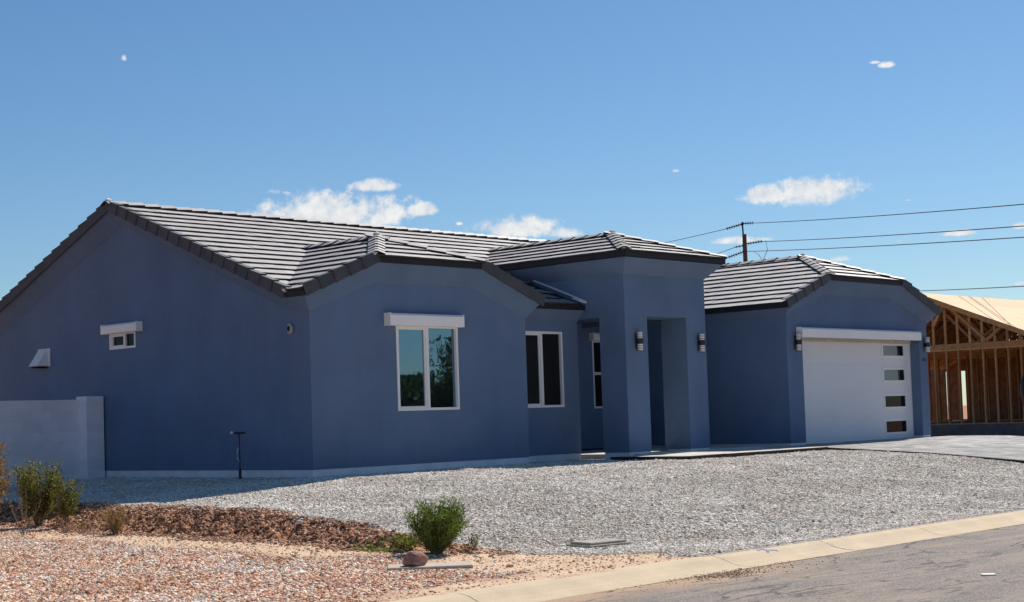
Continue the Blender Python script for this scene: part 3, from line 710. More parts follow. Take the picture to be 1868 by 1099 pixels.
for (_, name, A, U, V, N, pl, u0, v0, isfull) in cand2:
    jit = random.uniform(-.0025, .003)
    if nsing < 300:
        nsing += 1
        mt = Matrix.Translation(A + (U * u0 + V * v0 if isfull else Vector((0, 0, 0))) + N * jit) @ Matrix((U, V, N)).transposed().to_4x4()
        if isfull:
            mt = mt @ Matrix.Rotation(random.uniform(-.005, .005), 4, 'Z')
            place('roof_tile', tile_me, mt, roofo)
        else:
            vs, fs = tile_geo(pl, v0, 0); me = bpy.data.meshes.new('roof_tile'); me.from_pydata(vs, [], fs); shade_edges(me, [1]); place('roof_tile', me, mt, roofo)
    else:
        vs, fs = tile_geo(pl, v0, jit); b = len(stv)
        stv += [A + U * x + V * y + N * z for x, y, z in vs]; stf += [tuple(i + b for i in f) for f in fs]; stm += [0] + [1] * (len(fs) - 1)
so = me_obj('roof_tile', stv, stf, M['tile'], roofo); so['kind'] = 'stuff'; so.data.materials.append(M['tileshade']); so.data.polygons.foreach_set('material_index', np.array(stm, dtype=np.int32))
# tile tone varies from piece to piece in the joined field too
N_ = NT(M['tile'].node_tree); gi = N_.new('ShaderNodeNewGeometry'); b_ = N_.n['Principled BSDF']; src = b_.inputs['Base Color'].links[0].from_socket
f_ = N_.math('ADD', N_.math('MULTIPLY', gi.outputs['Random Per Island'], .26), .84); cc = N_.new('ShaderNodeCombineXYZ')
for i in range(3): N_.link(f_, cc.inputs[i])
N_.link(N_.mix(1.0, src, cc.outputs[0], 'MULTIPLY'), b_.inputs['Base Color'])

# ridge and hip caps: V-shaped pieces overlapping uphill
def cap_mesh(sl, w, L=.43):
    """x along the line (uphill), y across; sl = side fall"""
    vs = []
    for x, lift in ((0, .030), (L, .004)):
        for t in (0, .022):
            vs += [(x, -w, -w * sl + lift + t), (x, -w * .18, -w * .10 * sl + lift + t + .012), (x, w * .18, -w * .10 * sl + lift + t + .012), (x, w, -w * sl + lift + t)]
    q = lambda a, b, c, d: (a, b, c, d)
    fs = []
    for i in range(3):
        fs += [(4 + i, 12 + i, 13 + i, 5 + i), (i, i + 1, 9 + i, 8 + i), (i, 4 + i, 5 + i, i + 1), (8 + i, 9 + i, 13 + i, 12 + i)]
    fs += [(0, 8, 12, 4), (3, 7, 15, 11)]
    me = bpy.data.meshes.new('ridge_tile'); me.from_pydata(vs, [], fs); me.materials.append(M['tile']); me.materials.append(M['tileshade'])
    for i, p in enumerate(me.polygons): p.material_index = 0 if (i < 12 and i % 4 == 0) else 1  # cap sides and ends carry the same painted shade
    return me
def run_caps(a, b, sl, w=.15, up=.043, step=.36):
    a, b = Vector(a), Vector(b); d = (b - a); L = d.length; d.normalize()
    side = Z.cross(d).normalized(); nn = d.cross(side); me = cap_mesh(sl, w)
    k = 0; s = 0.0
    while s < L - .08:
        mt = Matrix.Translation(a + d * s + nn * (up + random.uniform(-.004, .004))) @ Matrix((d, side, nn)).transposed().to_4x4() @ Matrix.Rotation(random.uniform(-.012, .012), 4, 'Z')
        place('ridge_tile', me, mt, roofo); s += step; k += 1
run_caps((XM, YA, ZR), (-HX - .02, YA, ZR), m_)
run_caps((XR, YE + .2, ZE), (XM, YA, ZR), .25)
run_caps((XR, YB, ZE), (XM, YA, ZR), .25)
run_caps((XB, YHB, ZBR), (XB, yv, ZBR), m_)
run_caps((FA, -HO - .03, ZF), (XB, YHB, ZBR), .30, step=.30); run_caps((FB, -HO - .03, ZF), (XB, YHB, ZBR), .30)
run_caps((PXM, PYH - .05, ZPR), (PXM, mainY(ZPR), ZPR), mp_)
run_caps((PXL, PY0, ZPE), (PXM, PYH, ZPR), .25, w=.14); run_caps((PXR, PY0, ZPE), (PXM, PYH, ZPR), .25, w=.14)
run_caps((GXM, GYH, ZGR), (GXM, gyv, ZGR), mg)
run_caps((GFA, GY0 - .02, ZGF), (GXM, GYH, ZGR), .27, w=.14, step=.31); run_caps((GFB, GY0 - .02, ZGF), (GXM, GYH, ZGR), .27, w=.14)

# barge tiles down every rake
def barge_mesh(L=.40):
    vs = []
    for x, o in ((0, .030), (L, 0)):
        vs += [(x, .004 + o * .6, -.095 - 0.6 * o), (x, .030 + o * .6, -.095 - .6 * o), (x, .030 + o * .6, .078 + o), (x, -.10, .078 + o), (x, -.10, .058 + o), (x, .004 + o * .6, .055 + o)]
    n = 6; fs = [(i, (i + 1) % n, n + (i + 1) % n, n + i) for i in range(n)] + [(0, 1, 2, 5), (2, 3, 4, 5), (6, 11, 8, 7), (8, 11, 10, 9)]
    me = bpy.data.meshes.new('barge_tile'); me.from_pydata(vs, [], fs); me.materials.append(M['barge']); return me
bme = barge_mesh()
nail_g = []
def run_barge(a, b, outn, step=.352):
    a, b, outn = Vector(a), Vector(b), Vector(outn); d = (b - a); L = d.length; d.normalize()
    n = max(1, round(L / step)); st = L / n
    up = outn.cross(d).normalized()
    if up.z < 0: up = -up
    for k in range(n):
        R = Matrix((d, outn, up)).transposed().to_4x4()
        mt = Matrix.Translation(a + d * (k * st) + up * random.uniform(-.003, .003)) @ R @ Matrix.Rotation(random.uniform(-.01, .01), 4, 'Y')
        if R.determinant() < 0: mt = Matrix.Translation(a + d * (k * st)) @ R
        place('barge_tile', bme, mt, roofo)
run_barge((-HX, YE - .02, ZE), (-HX, YA, ZR), (-1, 0, 0))
run_barge((-HX, YB, ZE), (-HX, YA, ZR), (-1, 0, 0))
run_barge((-HX - .02, -HO, ZE), (FA, -HO, ZF), (0, -1, 0))
run_barge((BW + HX + .02, -HO, ZE), (FB, -HO, ZF), (0, -1, 0))
run_barge((GXL - .02, GY0, ZG), (GFA, GY0, ZGF), (0, -1, 0), .36)
run_barge((GXR + .02, GY0, ZG), (GFB, GY0, ZGF), (0, -1, 0), .36)
# fascia boards under the eaves
def fascia(a, b, outn, z0=-.088, z1=.015):
    a, b = Vector(a), Vector(b); L = (b - a).length
    G().fbox(a, (b - a).normalized(), Z, Vector(outn), 0, L, z0, z1, -.03, .012).build('fascia', M['fascia'], roofo, bevel=.003)
fascia((-HX, -HO, ZE), (-HX, YE, ZE), (-1, 0, 0)); fascia((BW + HX, YE, ZE), (XP, YE, ZE), (0, -1, 0))
fascia((PXR - .2, y26, z26), (GXL + .4, y26, z26), (0, -1, 0)); fascia((FA, -HO, ZF), (FB, -HO, ZF), (0, -1, 0)); fascia((BW + HX, -HO, ZE), (BW + HX, YE, ZE), (1, 0, 0))
fascia((PXL, PY0, ZPE), (PXR, PY0, ZPE), (0, -1, 0)); fascia((PXL, PY0, ZPE), (PXL, 2.7, ZPE), (-1, 0, 0)); fascia((PXR, PY0, ZPE), (PXR, 2.7, ZPE), (1, 0, 0))
fascia((GXL, GY0, ZG), (GXL, y26, ZG), (-1, 0, 0)); fascia((GFA, GY0, ZGF), (GFB, GY0, ZGF), (0, -1, 0)); fascia((GXR, GY0, ZG), (GXR, .5, ZG), (1, 0, 0))
# soffit boards closing the underside
def soffit(pts): me_obj('soffit', pts, [tuple(range(len(pts)))], ST, roofo)
soffit([(PXL + .02, PY0 + .02, pz1 + .006), (PXR - .02, PY0 + .02, pz1 + .006), (PXR - .02, 2.6, pz1 + .006), (PXL + .02, 2.6, pz1 + .006)])
# flashing where the recessed roof meets the portico wall, and pale mortar at corners
fl = G(); fl.beam((XP - .035, YE - .03, ZE + .10), (XP - .035, 2.4, zmain(2.4) + .10), .07, .025); fl.beam((XP - .035, YE - .06, ZE + .065), (XP - .035, YE + .25, ZE + .17), .10, .03)
fl.build('flashing', M['galv'], roofo)
def blob(name, c, s, m, parent, seed=0, sub=2, rough=.18, flat=None):
    bm = bmesh.new(); bmesh.ops.create_icosphere(bm, subdivisions=sub, radius=1)
    rr = random.Random(seed); ph = [rr.uniform(0, 6) for _ in range(6)]
    for v in bm.verts:
        p = v.co; k = 1 + rough * (math.sin(p.x * 3 + ph[0]) * math.cos(p.y * 4 + ph[1]) + .6 * math.sin(p.z * 5 + ph[2] + p.x * 3) + .5 * math.cos(p.y * 7 + ph[3]))
        v.co = Vector((p.x * s[0], p.y * s[1], p.z * s[2])) * k
        if flat is not None and v.co.z < flat: v.co.z = flat
    me = bpy.data.meshes.new(name); bm.to_mesh(me); bm.free(); me.materials.append(m)
    o = bpy.data.objects.new(name, me); COL.objects.link(o); o.location = c
    if parent: o.parent = parent
    return o
for i, c in enumerate([(-HX - .0, YE - .02, ZE + .03), (BW + HX + .03, -HO + .02, ZE + .02), (FA - .02, -HO + .0, ZF + .06), (FB + .05, -HO, ZF + .07), (XB, YHB - .02, ZBR + .10), (GXL, 1.15, ZG + .03), (GFA, GY0, ZGF + .07), (GFB, GY0, ZGF + .07), (PXR - .02, PY0 + .03, ZPE + .07), (PXL + .05, PY0 + .05, ZPE + .08), (-HX, YA, ZR + .09), (GXM, GYH, ZGR + .10), (PXM, PYH, ZPR + .10)]):
    blob('mortar_patch', c, (.075, .06, .04), M['mortar'], roofo, seed=i, sub=1, rough=.25)

# ------------------------------------------------------------------ lamps, vent, sensor, pipe
def wall_lamp(loc, label):
    t = thing('wall_lamp', label, 'lamp', loc, 'striped cylinder wall lamps')
    G().box(-.045, .045, -.012, 0, -.15, .15).build('back_plate', M['black'], t, bevel=.003)
    r = .062
    c = (0, -.085, 0)
    G().lathe([(0, -.055), (r * 1.16, -.055), (r * 1.16, .055), (0, .055)], c, 20).build('housing', M['black'], t, smooth=False)
    G().box(-.02, .02, -.08, -.01, -.03, .03).build('arm', M['black'], t)
    for s in (-1, 1):
        G().lathe([(0, 0), (r * .86, 0), (r * .86, s * .13), (0, s * .13)], (0, -.085, s * .055), 18).build('diffuser', M['lampwhite'], t)
        rg = G()
        for k in range(4):
            z = s * (.055 + .030 + k * .034)
            rg.lathe([(r * .8, z - .005), (r * .95, z - .005), (r * .95, z + .005), (r * .8, z + .005)], c, 20)
        rg.build('ring', M['black'], t)
wall_lamp((7.64, YP - .004, 2.165), 'striped black wall lamp on the left portico pier')
wall_lamp((9.68, YP - .004, 2.16), 'striped black wall lamp on the right portico pier')
wall_lamp((12.68, YG - .004, 2.19), 'striped black wall lamp at the left end of the garage shutter box')
wall_lamp((18.40, YG - .004, 2.20), 'striped black wall lamp by the far right corner of the garage')

t = thing('dryer_vent', 'slanted white vent hood high on the shaded gable wall', 'vent', (0, 8.32, 2.09))
hp = [(-.02, -.20, 0), (-.02, .20, 0), (-.02, .20, .31), (-.02, -.20, .31), (-.22, -.15, .0), (-.22, .15, .0), (-.06, .14, .31), (-.06, -.14, .31)]
G().add([(0, -.20, 0), (0, .20, 0), (0, .17, .33), (0, -.17, .33), (-.26, -.17, .0), (-.26, .17, .0), (-.05, .15, .33), (-.05, -.15, .33)],
        [(4, 5, 6, 7), (7, 6, 2, 3), (0, 4, 7, 3), (1, 2, 6, 5), (0, 3, 2, 1)]).build('hood', M['galv'], t)
G().box(-.012, -.001, -.22, .22, -.01, .35).build('flange', M['galv'], t)
G().box(-.22, -.03, -.15, .15, -.035, -.012).build('damper', M['dark'], t)
t = thing('door_chime', 'small oval grey siren box near the top front corner of the gable wall', 'siren', (0, .475, 2.345))
G().lathe([(0, .0), (.055, .0), (.075, .02), (.075, .04), (.05, .06), (0, .06)], (0, 0, 0), 20).build('body', mat('grey_plastic', (.30, .30, .33), .5), t)
bo = t.children[0]; bo.rotation_euler = (0, -PI / 2, 0); bo.scale = (1.25, .95, 1)
gk = G().lathe([(0, 0), (.028, 0), (.028, .012), (0, .012)], (0, 0, .058), 14).build('grille', M['dark'], t); gk.rotation_euler = (0, -PI / 2, 0); gk.scale = (1.6, .9, 1)

px, py = -.30, 1.57; pz = gz(px, py)
t = thing('stand_pipe', 'thin black stand pipe with a crosswise valve in front of the gable wall', 'pipe', (px, py, pz))
G().tube([(0, 0, -.15), (.0, 0, .18)], .026, 10).build('base_pipe', M['iron'], t)
G().tube([(0, 0, .18), (0, 0, .78)], .012, 8).build('riser', M['iron'], t)
v_ = G(); v_.tube([(-.05, .06, .79), (.05, -.10, .79)], .020, 10); v_.tube([(0, 0, .74), (0, 0, .80)], .016, 8); v_.build('valve', M['iron'], t)
G().tube([(-.075, .085, .79), (-.095, .11, .81)], .022, 8).build('cap', M['galv'], t)
G().tube([(0, .02, .55), (-.01, .05, .48), (-.01, .05, .36), (0, .01, .30)], .008, 6).build('wire', M['galv'], t)
G().tube([(0, 0, .32), (-.01, .10, .32)], .009, 6).build('tap', M['iron'], t)

# ------------------------------------------------------------------ block wall with pier
bw = thing('block_wall', 'grey painted block wall running left from the gable wall', 'wall', (0, 6.4, -.3))
core = G().box(-14, -.03, .06, .18, -.5, 1.62).build('core', M['dark'], bw)
bx, bh, y_f = .4, .2, 0.0
top = 1.365 + .3
r = 0; z1 = top
cap_cnt = 0
while z1 > -.45:
    z0 = z1 - bh
    off = 0 if r % 2 == 0 else bx / 2
    x1 = -.40
    xx = x1 + off
    k = 0
    while xx > -4.2:
        a, b = xx - bx, min(xx, x1)
        if b - a > .05:
            G().box(a + .0006, b - .0006, y_f + random.uniform(-.0006, .0006), .2, z0 + .0006, z1 - .0006).build('block', M['block'], bw, fix=False)
        xx -= bx
    z1 = z0; r += 1
st = G(); z1 = top; r = 0
while z1 > -.45:
    z0 = z1 - bh; xx = -4.2 + (.2 if r % 2 else 0) - .0
    st.box(-14, -4.2 - (.2 if False else 0) - .003, .001, .2, z0 + .002, z1 - .002); z1 = z0; r += 1
so = st.build('block', M['block'], bw, fix=False); so['kind'] = 'stuff'
# pier
z1 = 1.42 + .3; k = 0
while z1 > -.3:
    z0 = z1 - .2
    G().box(-.405, -.035, -.25, .10, z0 + .0006, z1 - .0006).build('pier_block', M['block'], bw, fix=False); z1 = z0; k += 1

# ------------------------------------------------------------------ porch, walk, driveway
pr_ = tag(G().box(XP + .15, XG - .02, YP - .15, Y3 - .01, -.5, -.035).build('porch_slab', M['concrete'], bevel=.01), kind='structure')
wk = bpy.data.objects.new('front_walk', None); COL.objects.link(wk); tag(wk, kind='structure')
def wz_(x, y): return -.060
x = 6.65
while x < 11.35:
    for j, (ya, yb) in enumerate(((-2.62, -2.22), (-2.22, -1.82), (-1.82, -1.42), (-1.42, -.92))):
        G().box(x + .003, x + .60 - .003, ya + .003, yb - .003, -.3, wz_(x, ya) + random.uniform(-.002, .002)).build('slab', M['concrete'], wk, fix=False)
    x += .6
x = 6.62
while x < 11.2:
    G().box(x + .002, x + .218, -2.73, -2.635, -.32, -.062 + random.uniform(-.003, .003)).build('edge_paver', M['paveredge'], wk, fix=False); x += .22
y = -2.64
while y < -1.0:
    G().box(6.53, 6.635, y + .002, y + .218, -.32, -.062).build('edge_paver', M['paveredge'], wk, fix=False); y += .22

drv = bpy.data.objects.new('driveway', None); COL.objects.link(drv); tag(drv, kind='structure')
def dz(y): return float(np.interp(y, [-10.3, -9.4, -7.0, -5.0, -2.5, -.8], [-.715, -.61, -.375, -.205, -.066, -.052]))
pv = []
DX0, DX1 = 11.42, 19.45
r = 0; y = -1.14 + .24
y = YG + .27
rows = []
while y > -10.25:
    h = random.choice((.30, .30, .20)); rows.append((y - h, y)); y -= h
for r, (ya, yb) in enumerate(rows):
    x = DX0 - (r * .17) % .4
    while x < DX1:
        w = random.choice((.3, .4, .45)); a, b = max(x, DX0), min(x + w, DX1)
        if b - a > .04 and not (yb > YG + .02 and (a < DJL or b > DJR)): pv.append((a, b, ya, yb))
        x += w
pv.sort(key=lambda p: ((p[0] - CAM.x) ** 2 + (p[2] - CAM.y) ** 2) / ((p[1] - p[0]) * (p[3] - p[2])) ** .3)
stg = G()
def paver_geo(g, a, b, ya, yb):
    j = random.uniform(-.002, .002); i = .004
    g.add([(a + i, ya + i, dz(ya) - .1), (b - i, ya + i, dz(ya) - .1), (b - i, yb - i, dz(yb) - .1), (a + i, yb - i, dz(yb) - .1),
           (a + i, ya + i, dz(ya) + j), (b - i, ya + i, dz(ya) + j), (b - i, yb - i, dz(yb) + j), (a + i, yb - i, dz(yb) + j)],
          [(4, 5, 6, 7), (0, 1, 5, 4), (1, 2, 6, 5), (2, 3, 7, 6), (3, 0, 4, 7)])
for k, p in enumerate(pv):
    if k < 300: g = G(); paver_geo(g, *p); g.build('paver', M['paver'], drv, fix=False)
    else: paver_geo(stg, *p)
so = stg.build('paver', M['paver'], drv, fix=False); so['kind'] = 'stuff'
N_ = NT(M['paver'].node_tree); gi = N_.new('ShaderNodeNewGeometry'); b_ = N_.n['Principled BSDF']; src = b_.inputs['Base Color'].links[0].from_socket
f_ = N_.math('ADD', N_.math('MULTIPLY', gi.outputs['Random Per Island'], .5), .75); cc = N_.new('ShaderNodeCombineXYZ')
for i in range(3): N_.link(f_, cc.inputs[i])
N_.link(N_.mix(1.0, src, cc.outputs[0], 'MULTIPLY'), b_.inputs['Base Color'])
sand = me_obj('bedding_sand', [(DX0, -10.3, dz(-10.3) - .012)] and [(x, y, dz(y) - .012) for y in (-10.28, -9.4, -7, -5, -2.5, -1.0, -.86) for x in (DX0, DX1)], [(2 * i, 2 * i + 1, 2 * i + 3, 2 * i + 2) for i in range(6)], mat('joint_sand', (.16, .14, .125), .95), drv)
y = -10.2
while y < -2.7:
    G().add([(DX0 - .12, y, dz(y) - .2), (DX0 - .004, y, dz(y) - .2), (DX0 - .004, y + .216, dz(y + .2) - .2), (DX0 - .12, y + .216, dz(y + .2) - .2), (DX0 - .12, y, dz(y) + .003), (DX0 - .004, y, dz(y) + .003), (DX0 - .004, y + .216, dz(y + .2) + .003), (DX0 - .12, y + .216, dz(y + .2) + .003)],
            [(4, 5, 6, 7), (0, 1, 5, 4), (1, 2, 6, 5), (2, 3, 7, 6), (3, 0, 4, 7)]).build('edge_paver', M['paveredge'], drv, fix=False)
    y += .22

# ------------------------------------------------------------------ neighbour house under construction
nb = thing('timber_frame_house', 'unfinished timber framed house with bare sheathed roof beyond the garage', 'house', (31.53, 6, -.45))
L_ = lambda x, y, z: (x - 31.53, y - 6, z + .45)
XN, XE, NY0, NY1, NR = 31.53, 43.8, 1.1, 10.9, 6.0
nz = lambda y: 4.50 - .40 * abs(y - NR)
def nbeam(name, a, b, w, h, parent=nb, m='wood'): return G().beam(L_(*a), L_(*b), w, h).build(name, M[m], parent, fix=False)
G().box(0, XE - XN, NY0 - 6, NY1 - 6, -.3, .50).build('slab', mat('site_concrete', (.13, .12, .12), .9, var=.25), nb)
sp_ = .437; y = 5.617
ys_s = [y - sp_ * k for k in range(-11, 11)]
for y in ys_s:
    if NY0 < y < NY1: nbeam('stud', (XN + .05, y, .09), (XN + .05, y, 2.50), .09, .042).rotation_euler = (0, 0, 0)
nbeam('bottom_plate', (XN + .05, NY0, .07), (XN + .05, NY1, .07), .09, .04)
nbeam('top_plate', (XN + .05, NY0, 2.53), (XN + .05, NY1, 2.53), .09, .05)
def truss(x, parent, webs=True):
    t = G(); t.beam(L_(x, NY0, 2.65), L_(x, NY1, 2.65), .045, .17); t.beam(L_(x, NY0 - .5, nz(NY0 - .5) - .07), L_(x, NR, nz(NR) - .07), .045, .11); t.beam(L_(x, NR, nz(NR) - .07), L_(x, NY1 + .5, nz(NY1 + .5) - .07), .045, .11)
    o = t.build('truss', M['wood'], parent, fix=False)
    return o
t0 = truss(XN + .02, nb); t0['label'] = 'gable end truss'
for y in ys_s:
    if NY0 + .3 < y < NY1 - .3: nbeam('web', (XN + .03, y, 2.72), (XN + .03, y, nz(y) - .12), .04, .085, t0)
for (ya, za, yb, zb_) in ((5.60, 3.35, 5.22, nz(5.2) - .15), (4.95, nz(4.95) - .15, 3.72, 2.78), (3.72, 2.78, 3.16, nz(3.16) - .14), (6.4, 3.35, 6.8, 2.8), (7.2, nz(7.2) - .15, 8.3, 2.78), (8.3, 2.78, 8.9, nz(8.9) - .15)):
    nbeam('web', (XN - .01, ya, za), (XN - .01, yb, zb_), .04, .09, t0)
for k in range(1, 20):
    x = XN + .61 * k; t = truss(x, nb)
    wg = G()
    for (ya, za, yb, zb_) in ((6, nz(6) - .15, 4.4, 2.73), (4.4, 2.73, 3.5, nz(3.5) - .12), (3.5, nz(3.5) - .12, 2.4, 2.73), (6, nz(6) - .15, 7.6, 2.73), (7.6, 2.73, 8.5, nz(8.5) - .12)):
        wg.beam(L_(x, ya, za), L_(x, yb, zb_), .04, .09)
    wg.build('web', M['wood'], t, fix=False)
# OSB sheathing panels, each its own piece
sl_ = math.sqrt(1 + .16); 
for side in (-1, 1):
    for r in range(5):
        d0, d1 = r * 1.15, (r + 1) * 1.15
        x = XN - .35 - (1.2 if r % 2 else 0)
        while x < XE + .3:
            a, b = max(x, XN - .35), min(x + 2.44, XE + .3)
            y0_, y1_ = NR + side * d0, NR + side * d1
            if b > a + .05:
                z0_, z1_ = nz(y0_), nz(y1_); e_ = .004
                vs = [L_(a + e_, y0_ + side * e_, z0_), L_(b - e_, y0_ + side * e_, z0_), L_(b - e_, y1_ - side * e_, z1_), L_(a + e_, y1_ - side * e_, z1_)]
                G().add([Vector(v) for v in vs] + [Vector(v) + Vector((0, 0, .02)) for v in vs], [(0, 1, 2, 3), (7, 6, 5, 4), (0, 4, 5, 1), (1, 5, 6, 2), (2, 6, 7, 3), (3, 7, 4, 0)]).build('sheathing_panel', M['osb'], nb, fix=True)
            x += 2.44
for side in (-1, 1):
    a = L_(XN - .38, NR, nz(NR) - .06); b = L_(XN - .38, NR + side * 5.6, nz(NR + side * 5.6) - .06)
    G().beam(a, b, .04, .16).build('barge_board', M['wood'], nb, fix=False)
nbeam('batten', (33.5, 3.2, nz(3.2) + .06), (39, 3.4, nz(3.4) + .06), .06, .04)
# inner and far walls
G().slab([(0, -.1), (12.2, -.1), (12.2, 3.0), (0, 3.0)], [rect(NY1 + 1 - 11.76 - .16, NY1 + 1 - 11.50, -.0, 2.12)] if False else [], (-.0, 0, 0), X, Z, Y, .05) if False else None
wall_f = G(); O_ = Vector(L_(XE, 0, 0))
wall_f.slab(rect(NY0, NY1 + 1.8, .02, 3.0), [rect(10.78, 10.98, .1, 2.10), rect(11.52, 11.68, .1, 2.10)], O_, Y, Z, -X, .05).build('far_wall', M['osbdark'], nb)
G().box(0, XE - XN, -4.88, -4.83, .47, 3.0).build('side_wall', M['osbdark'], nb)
G().box(.2, XE - XN, 4.8, 4.85, .47, 3.0).build('side_wall', M['osbdark'], nb) if False else None
for k, xx in enumerate((36.0, 39.5)):
    for y in np.arange(1.5, 10.5, .41):
        if k == 0 and 6.4 < y < 8.6: continue
        nbeam('stud', (xx, y, .09), (xx, y, 2.55), .09, .045)
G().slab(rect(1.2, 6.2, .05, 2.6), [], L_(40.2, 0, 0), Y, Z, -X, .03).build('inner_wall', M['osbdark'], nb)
# a black tarpaulin on the site
tp = thing('tarpaulin', 'black tarpaulin bundle hung on a post at the right edge before the timber frame', 'tarpaulin', (25.35, -.62, -.45))
bm = bmesh.new(); bmesh.ops.create_uvsphere(bm, u_segments=20, v_segments=16, radius=1)
for v in bm.verts:
    p = v.co; k = 1 + .10 * math.sin(math.atan2(p.y, p.x) * 5 + p.z * 2)
    wdt = .33 * (1 - .25 * max(0, -p.z)); v.co = Vector((p.x * wdt * k, p.y * wdt * k, 1.45 + p.z * .66))
me = bpy.data.meshes.new('tarp_cloth'); bm.to_mesh(me); bm.free(); me.materials.append(M['tarp']); me.polygons.foreach_set('use_smooth', [True] * len(me.polygons))
o = bpy.data.objects.new('cloth', me); COL.objects.link(o); o.parent = tp
G().tube([(0, 0, -.1), (0, 0, 2.05)], .035, 8).build('post', M['wood'], tp)
G().add([(-.31, -.12, 1.15), (-.27, -.24, 1.15), (-.28, -.25, 1.8), (-.33, -.10, 1.8)], [(0, 1, 2, 3)]).build('patch', M['tarpblue'], tp)

# ------------------------------------------------------------------ power line far behind
pb = Vector((61.85, 33.9, -.6))
t = thing('utility_pole', 'weathered utility pole with stacked insulators behind the roofs', 'utility pole', pb)
RL = lambda x, y, z: (x - pb.x, y - pb.y, z - pb.z)
G().tube([(0, 0, -.5), (0, .03, 12.0)], .19, 12, r1=.125).build('pole', M['pole'], t)
G().tube([RL(61.80, 33.97, 11.3), RL(61.78, 34.0, 12.15)], .05, 8).build('top_pin', M['iron'], t)
def insul(a, b, n=7, r=.10):
    a, b = Vector(RL(*a)), Vector(RL(*b)); g = G(); g.tube([a, b], .035, 6)
    d = (b - a); L = d.length; d.normalize()
    for k in range(n):
        c = a + d * (L * (k + .5) / n); g.tube([c - d * .018, c + d * .018], r, 10)
    g.build('insulator', M['insul'], t)
insul((61.78, 34.0, 12.02), (61.20, 34.78, 11.78)); insul((61.78, 34.0, 12.05), (62.16, 33.44, 12.06), 5)
insul((61.9, 33.8, 10.82), (62.45, 33.05, 10.92), 6); insul((61.8, 33.95, 10.35), (61.25, 34.75, 10.05), 7)
insul((61.8, 33.95, 10.72), (61.5, 34.4, 10.64), 3, .07)
def wire(a, b, sag, label, r=.022, n=24):
    a, b = Vector(a), Vector(b); pts = [a.lerp(b, i / n) - Vector((0, 0, sag * 4 * (i / n) * (1 - i / n))) for i in range(n + 1)]
    o = G().tube(pts, r, 5).build('power_wire', M['wire'], fix=False, smooth=True); return tag(o, label, 'wire', 'overhead power wires')
def ext(a, b, k): a, b = Vector(a), Vector(b); return a + (b - a) * k
wire((62.06, 33.6, 12.05), ext((62.06, 33.6, 12.04), (33.75, 2.6, 7.44), 1.25), .12, 'uppermost power wire running right from the pole top', .019)
wire((62.4, 33.1, 10.9), ext((62.3, 33.2, 10.89), (33.73, 2.63, 6.69), 1.25), .10, 'middle power wire running right from the pole', .019)
wire((61.9, 33.8, 10.35), ext((61.9, 33.8, 10.3), (33.73, 2.65, 6.3), 1.25), .10, 'lowest power wire running right from the pole', .019)
wire((61.2, 34.78, 11.78), (70.63, 47.31, 12.67), .02, 'power wire running left from the pole top behind the portico roof', .02)
wire((61.5, 34.4, 10.64), (72.22, 45.2, 11.4), .02, 'power wire running left from the middle of the pole', .02)
wire((61.25, 34.75, 10.05), (70.2, 46.0, 10.3), .02, 'power wire running left from the lowest insulator', .02)
wire((50, 17.2, 6.15), (27.0, -1.5, 4.05), .03, 'thin wire just above the bare sheathed roof', .016)
G().tube([RL(61.71, 32.32, 10.85), RL(61.75, 32.25, 10.3), RL(61.58, 32.52, 9.6)], .018, 6).build('jumper_wire', M['wire'], t)
G().tube([RL(61.9, 33.3, 10.3), RL(61.8, 32.9, 10.05), RL(61.8, 32.7, 9.7)], .016, 6).build('jumper_wire', M['wire'], t)

# ------------------------------------------------------------------ lids, rocks, paper
def box_lid(c, wx, wy, ang, label, th=.06):
    z = gz(*c); t = thing('utility_box', label, 'utility box', (c[0], c[1], z)); t.rotation_euler = (0, 0, ang)
    G().box(-wx / 2, wx / 2, -wy / 2, wy / 2, -.1, th * .55).build('rim', M['lid'], t, bevel=.006)
    G().box(-wx / 2 + .035, wx / 2 - .035, -wy / 2 + .035, wy / 2 - .035, th * .5, th).build('cover', M['lid'], t, bevel=.008)
    return t
box_lid((-2.90, -8.50), .62, .42, -.15, 'grey utility box lid at the edge of the pale gravel')
t = thing('concrete_slab', 'thin tan concrete slab lying on the red gravel under the boulder', 'slab', (-5.68, -8.66, gz(-5.68, -8.66)))
t.rotation_euler = (0, .0, -.75)
G().box(-.42, .42, -.20, .20, -.02, .030).build('slab_body', mat('tan_slab', (.44, .37, .30), .9, var=.2, vscale=8, bump=.4, bscale=50), t, bevel=.008)
def rock(c, s, m, label, seed, z=0):
    o = blob('boulder', (c[0], c[1], z), s, m, None, seed=seed, sub=3, rough=.16, flat=-s[2] * .45)
    return tag(o, label, 'rock')
rock((-5.80, -8.58), (.125, .105, .092), M['boulder'], 'reddish brown boulder resting on the thin slab', 5, gz(-5.68, -8.66) + .035 + .092 * .45)
rock((-4.86, -7.34), (.055, .04, .035), M['darkrock'], 'small dark grey rock beside the green bush', 9, gz(-4.86, -7.34) + .015)
def pix_rocks():
    for k, (x, y, s, l) in enumerate([(-4.21, -4.81, .045, 'pale cobble near the middle of the dirt bank'), (-4.45, .75, .04, 'pale stone at the left foot of the shaded dirt bank')]):
        rock((x, y), (s, s * .8, s * .7), M['mortar'], l, 20 + k, gz(x, y) + s * .4)
pix_rocks()
o = G().box(-.062, .062, -.035, .035, 0, .012).build('paper_scrap', M['paper'], bevel=.003); o.location = (-3.36, -13.41, -.80 + .006); o.rotation_euler = (.05, .02, -.8)
o.location.z = -.832 + .03 * (1 - ((-13.41 + 15.75) / 4.85) ** 2) + .004
tag(o, 'small cream scrap of wood lying on the asphalt', 'scrap')

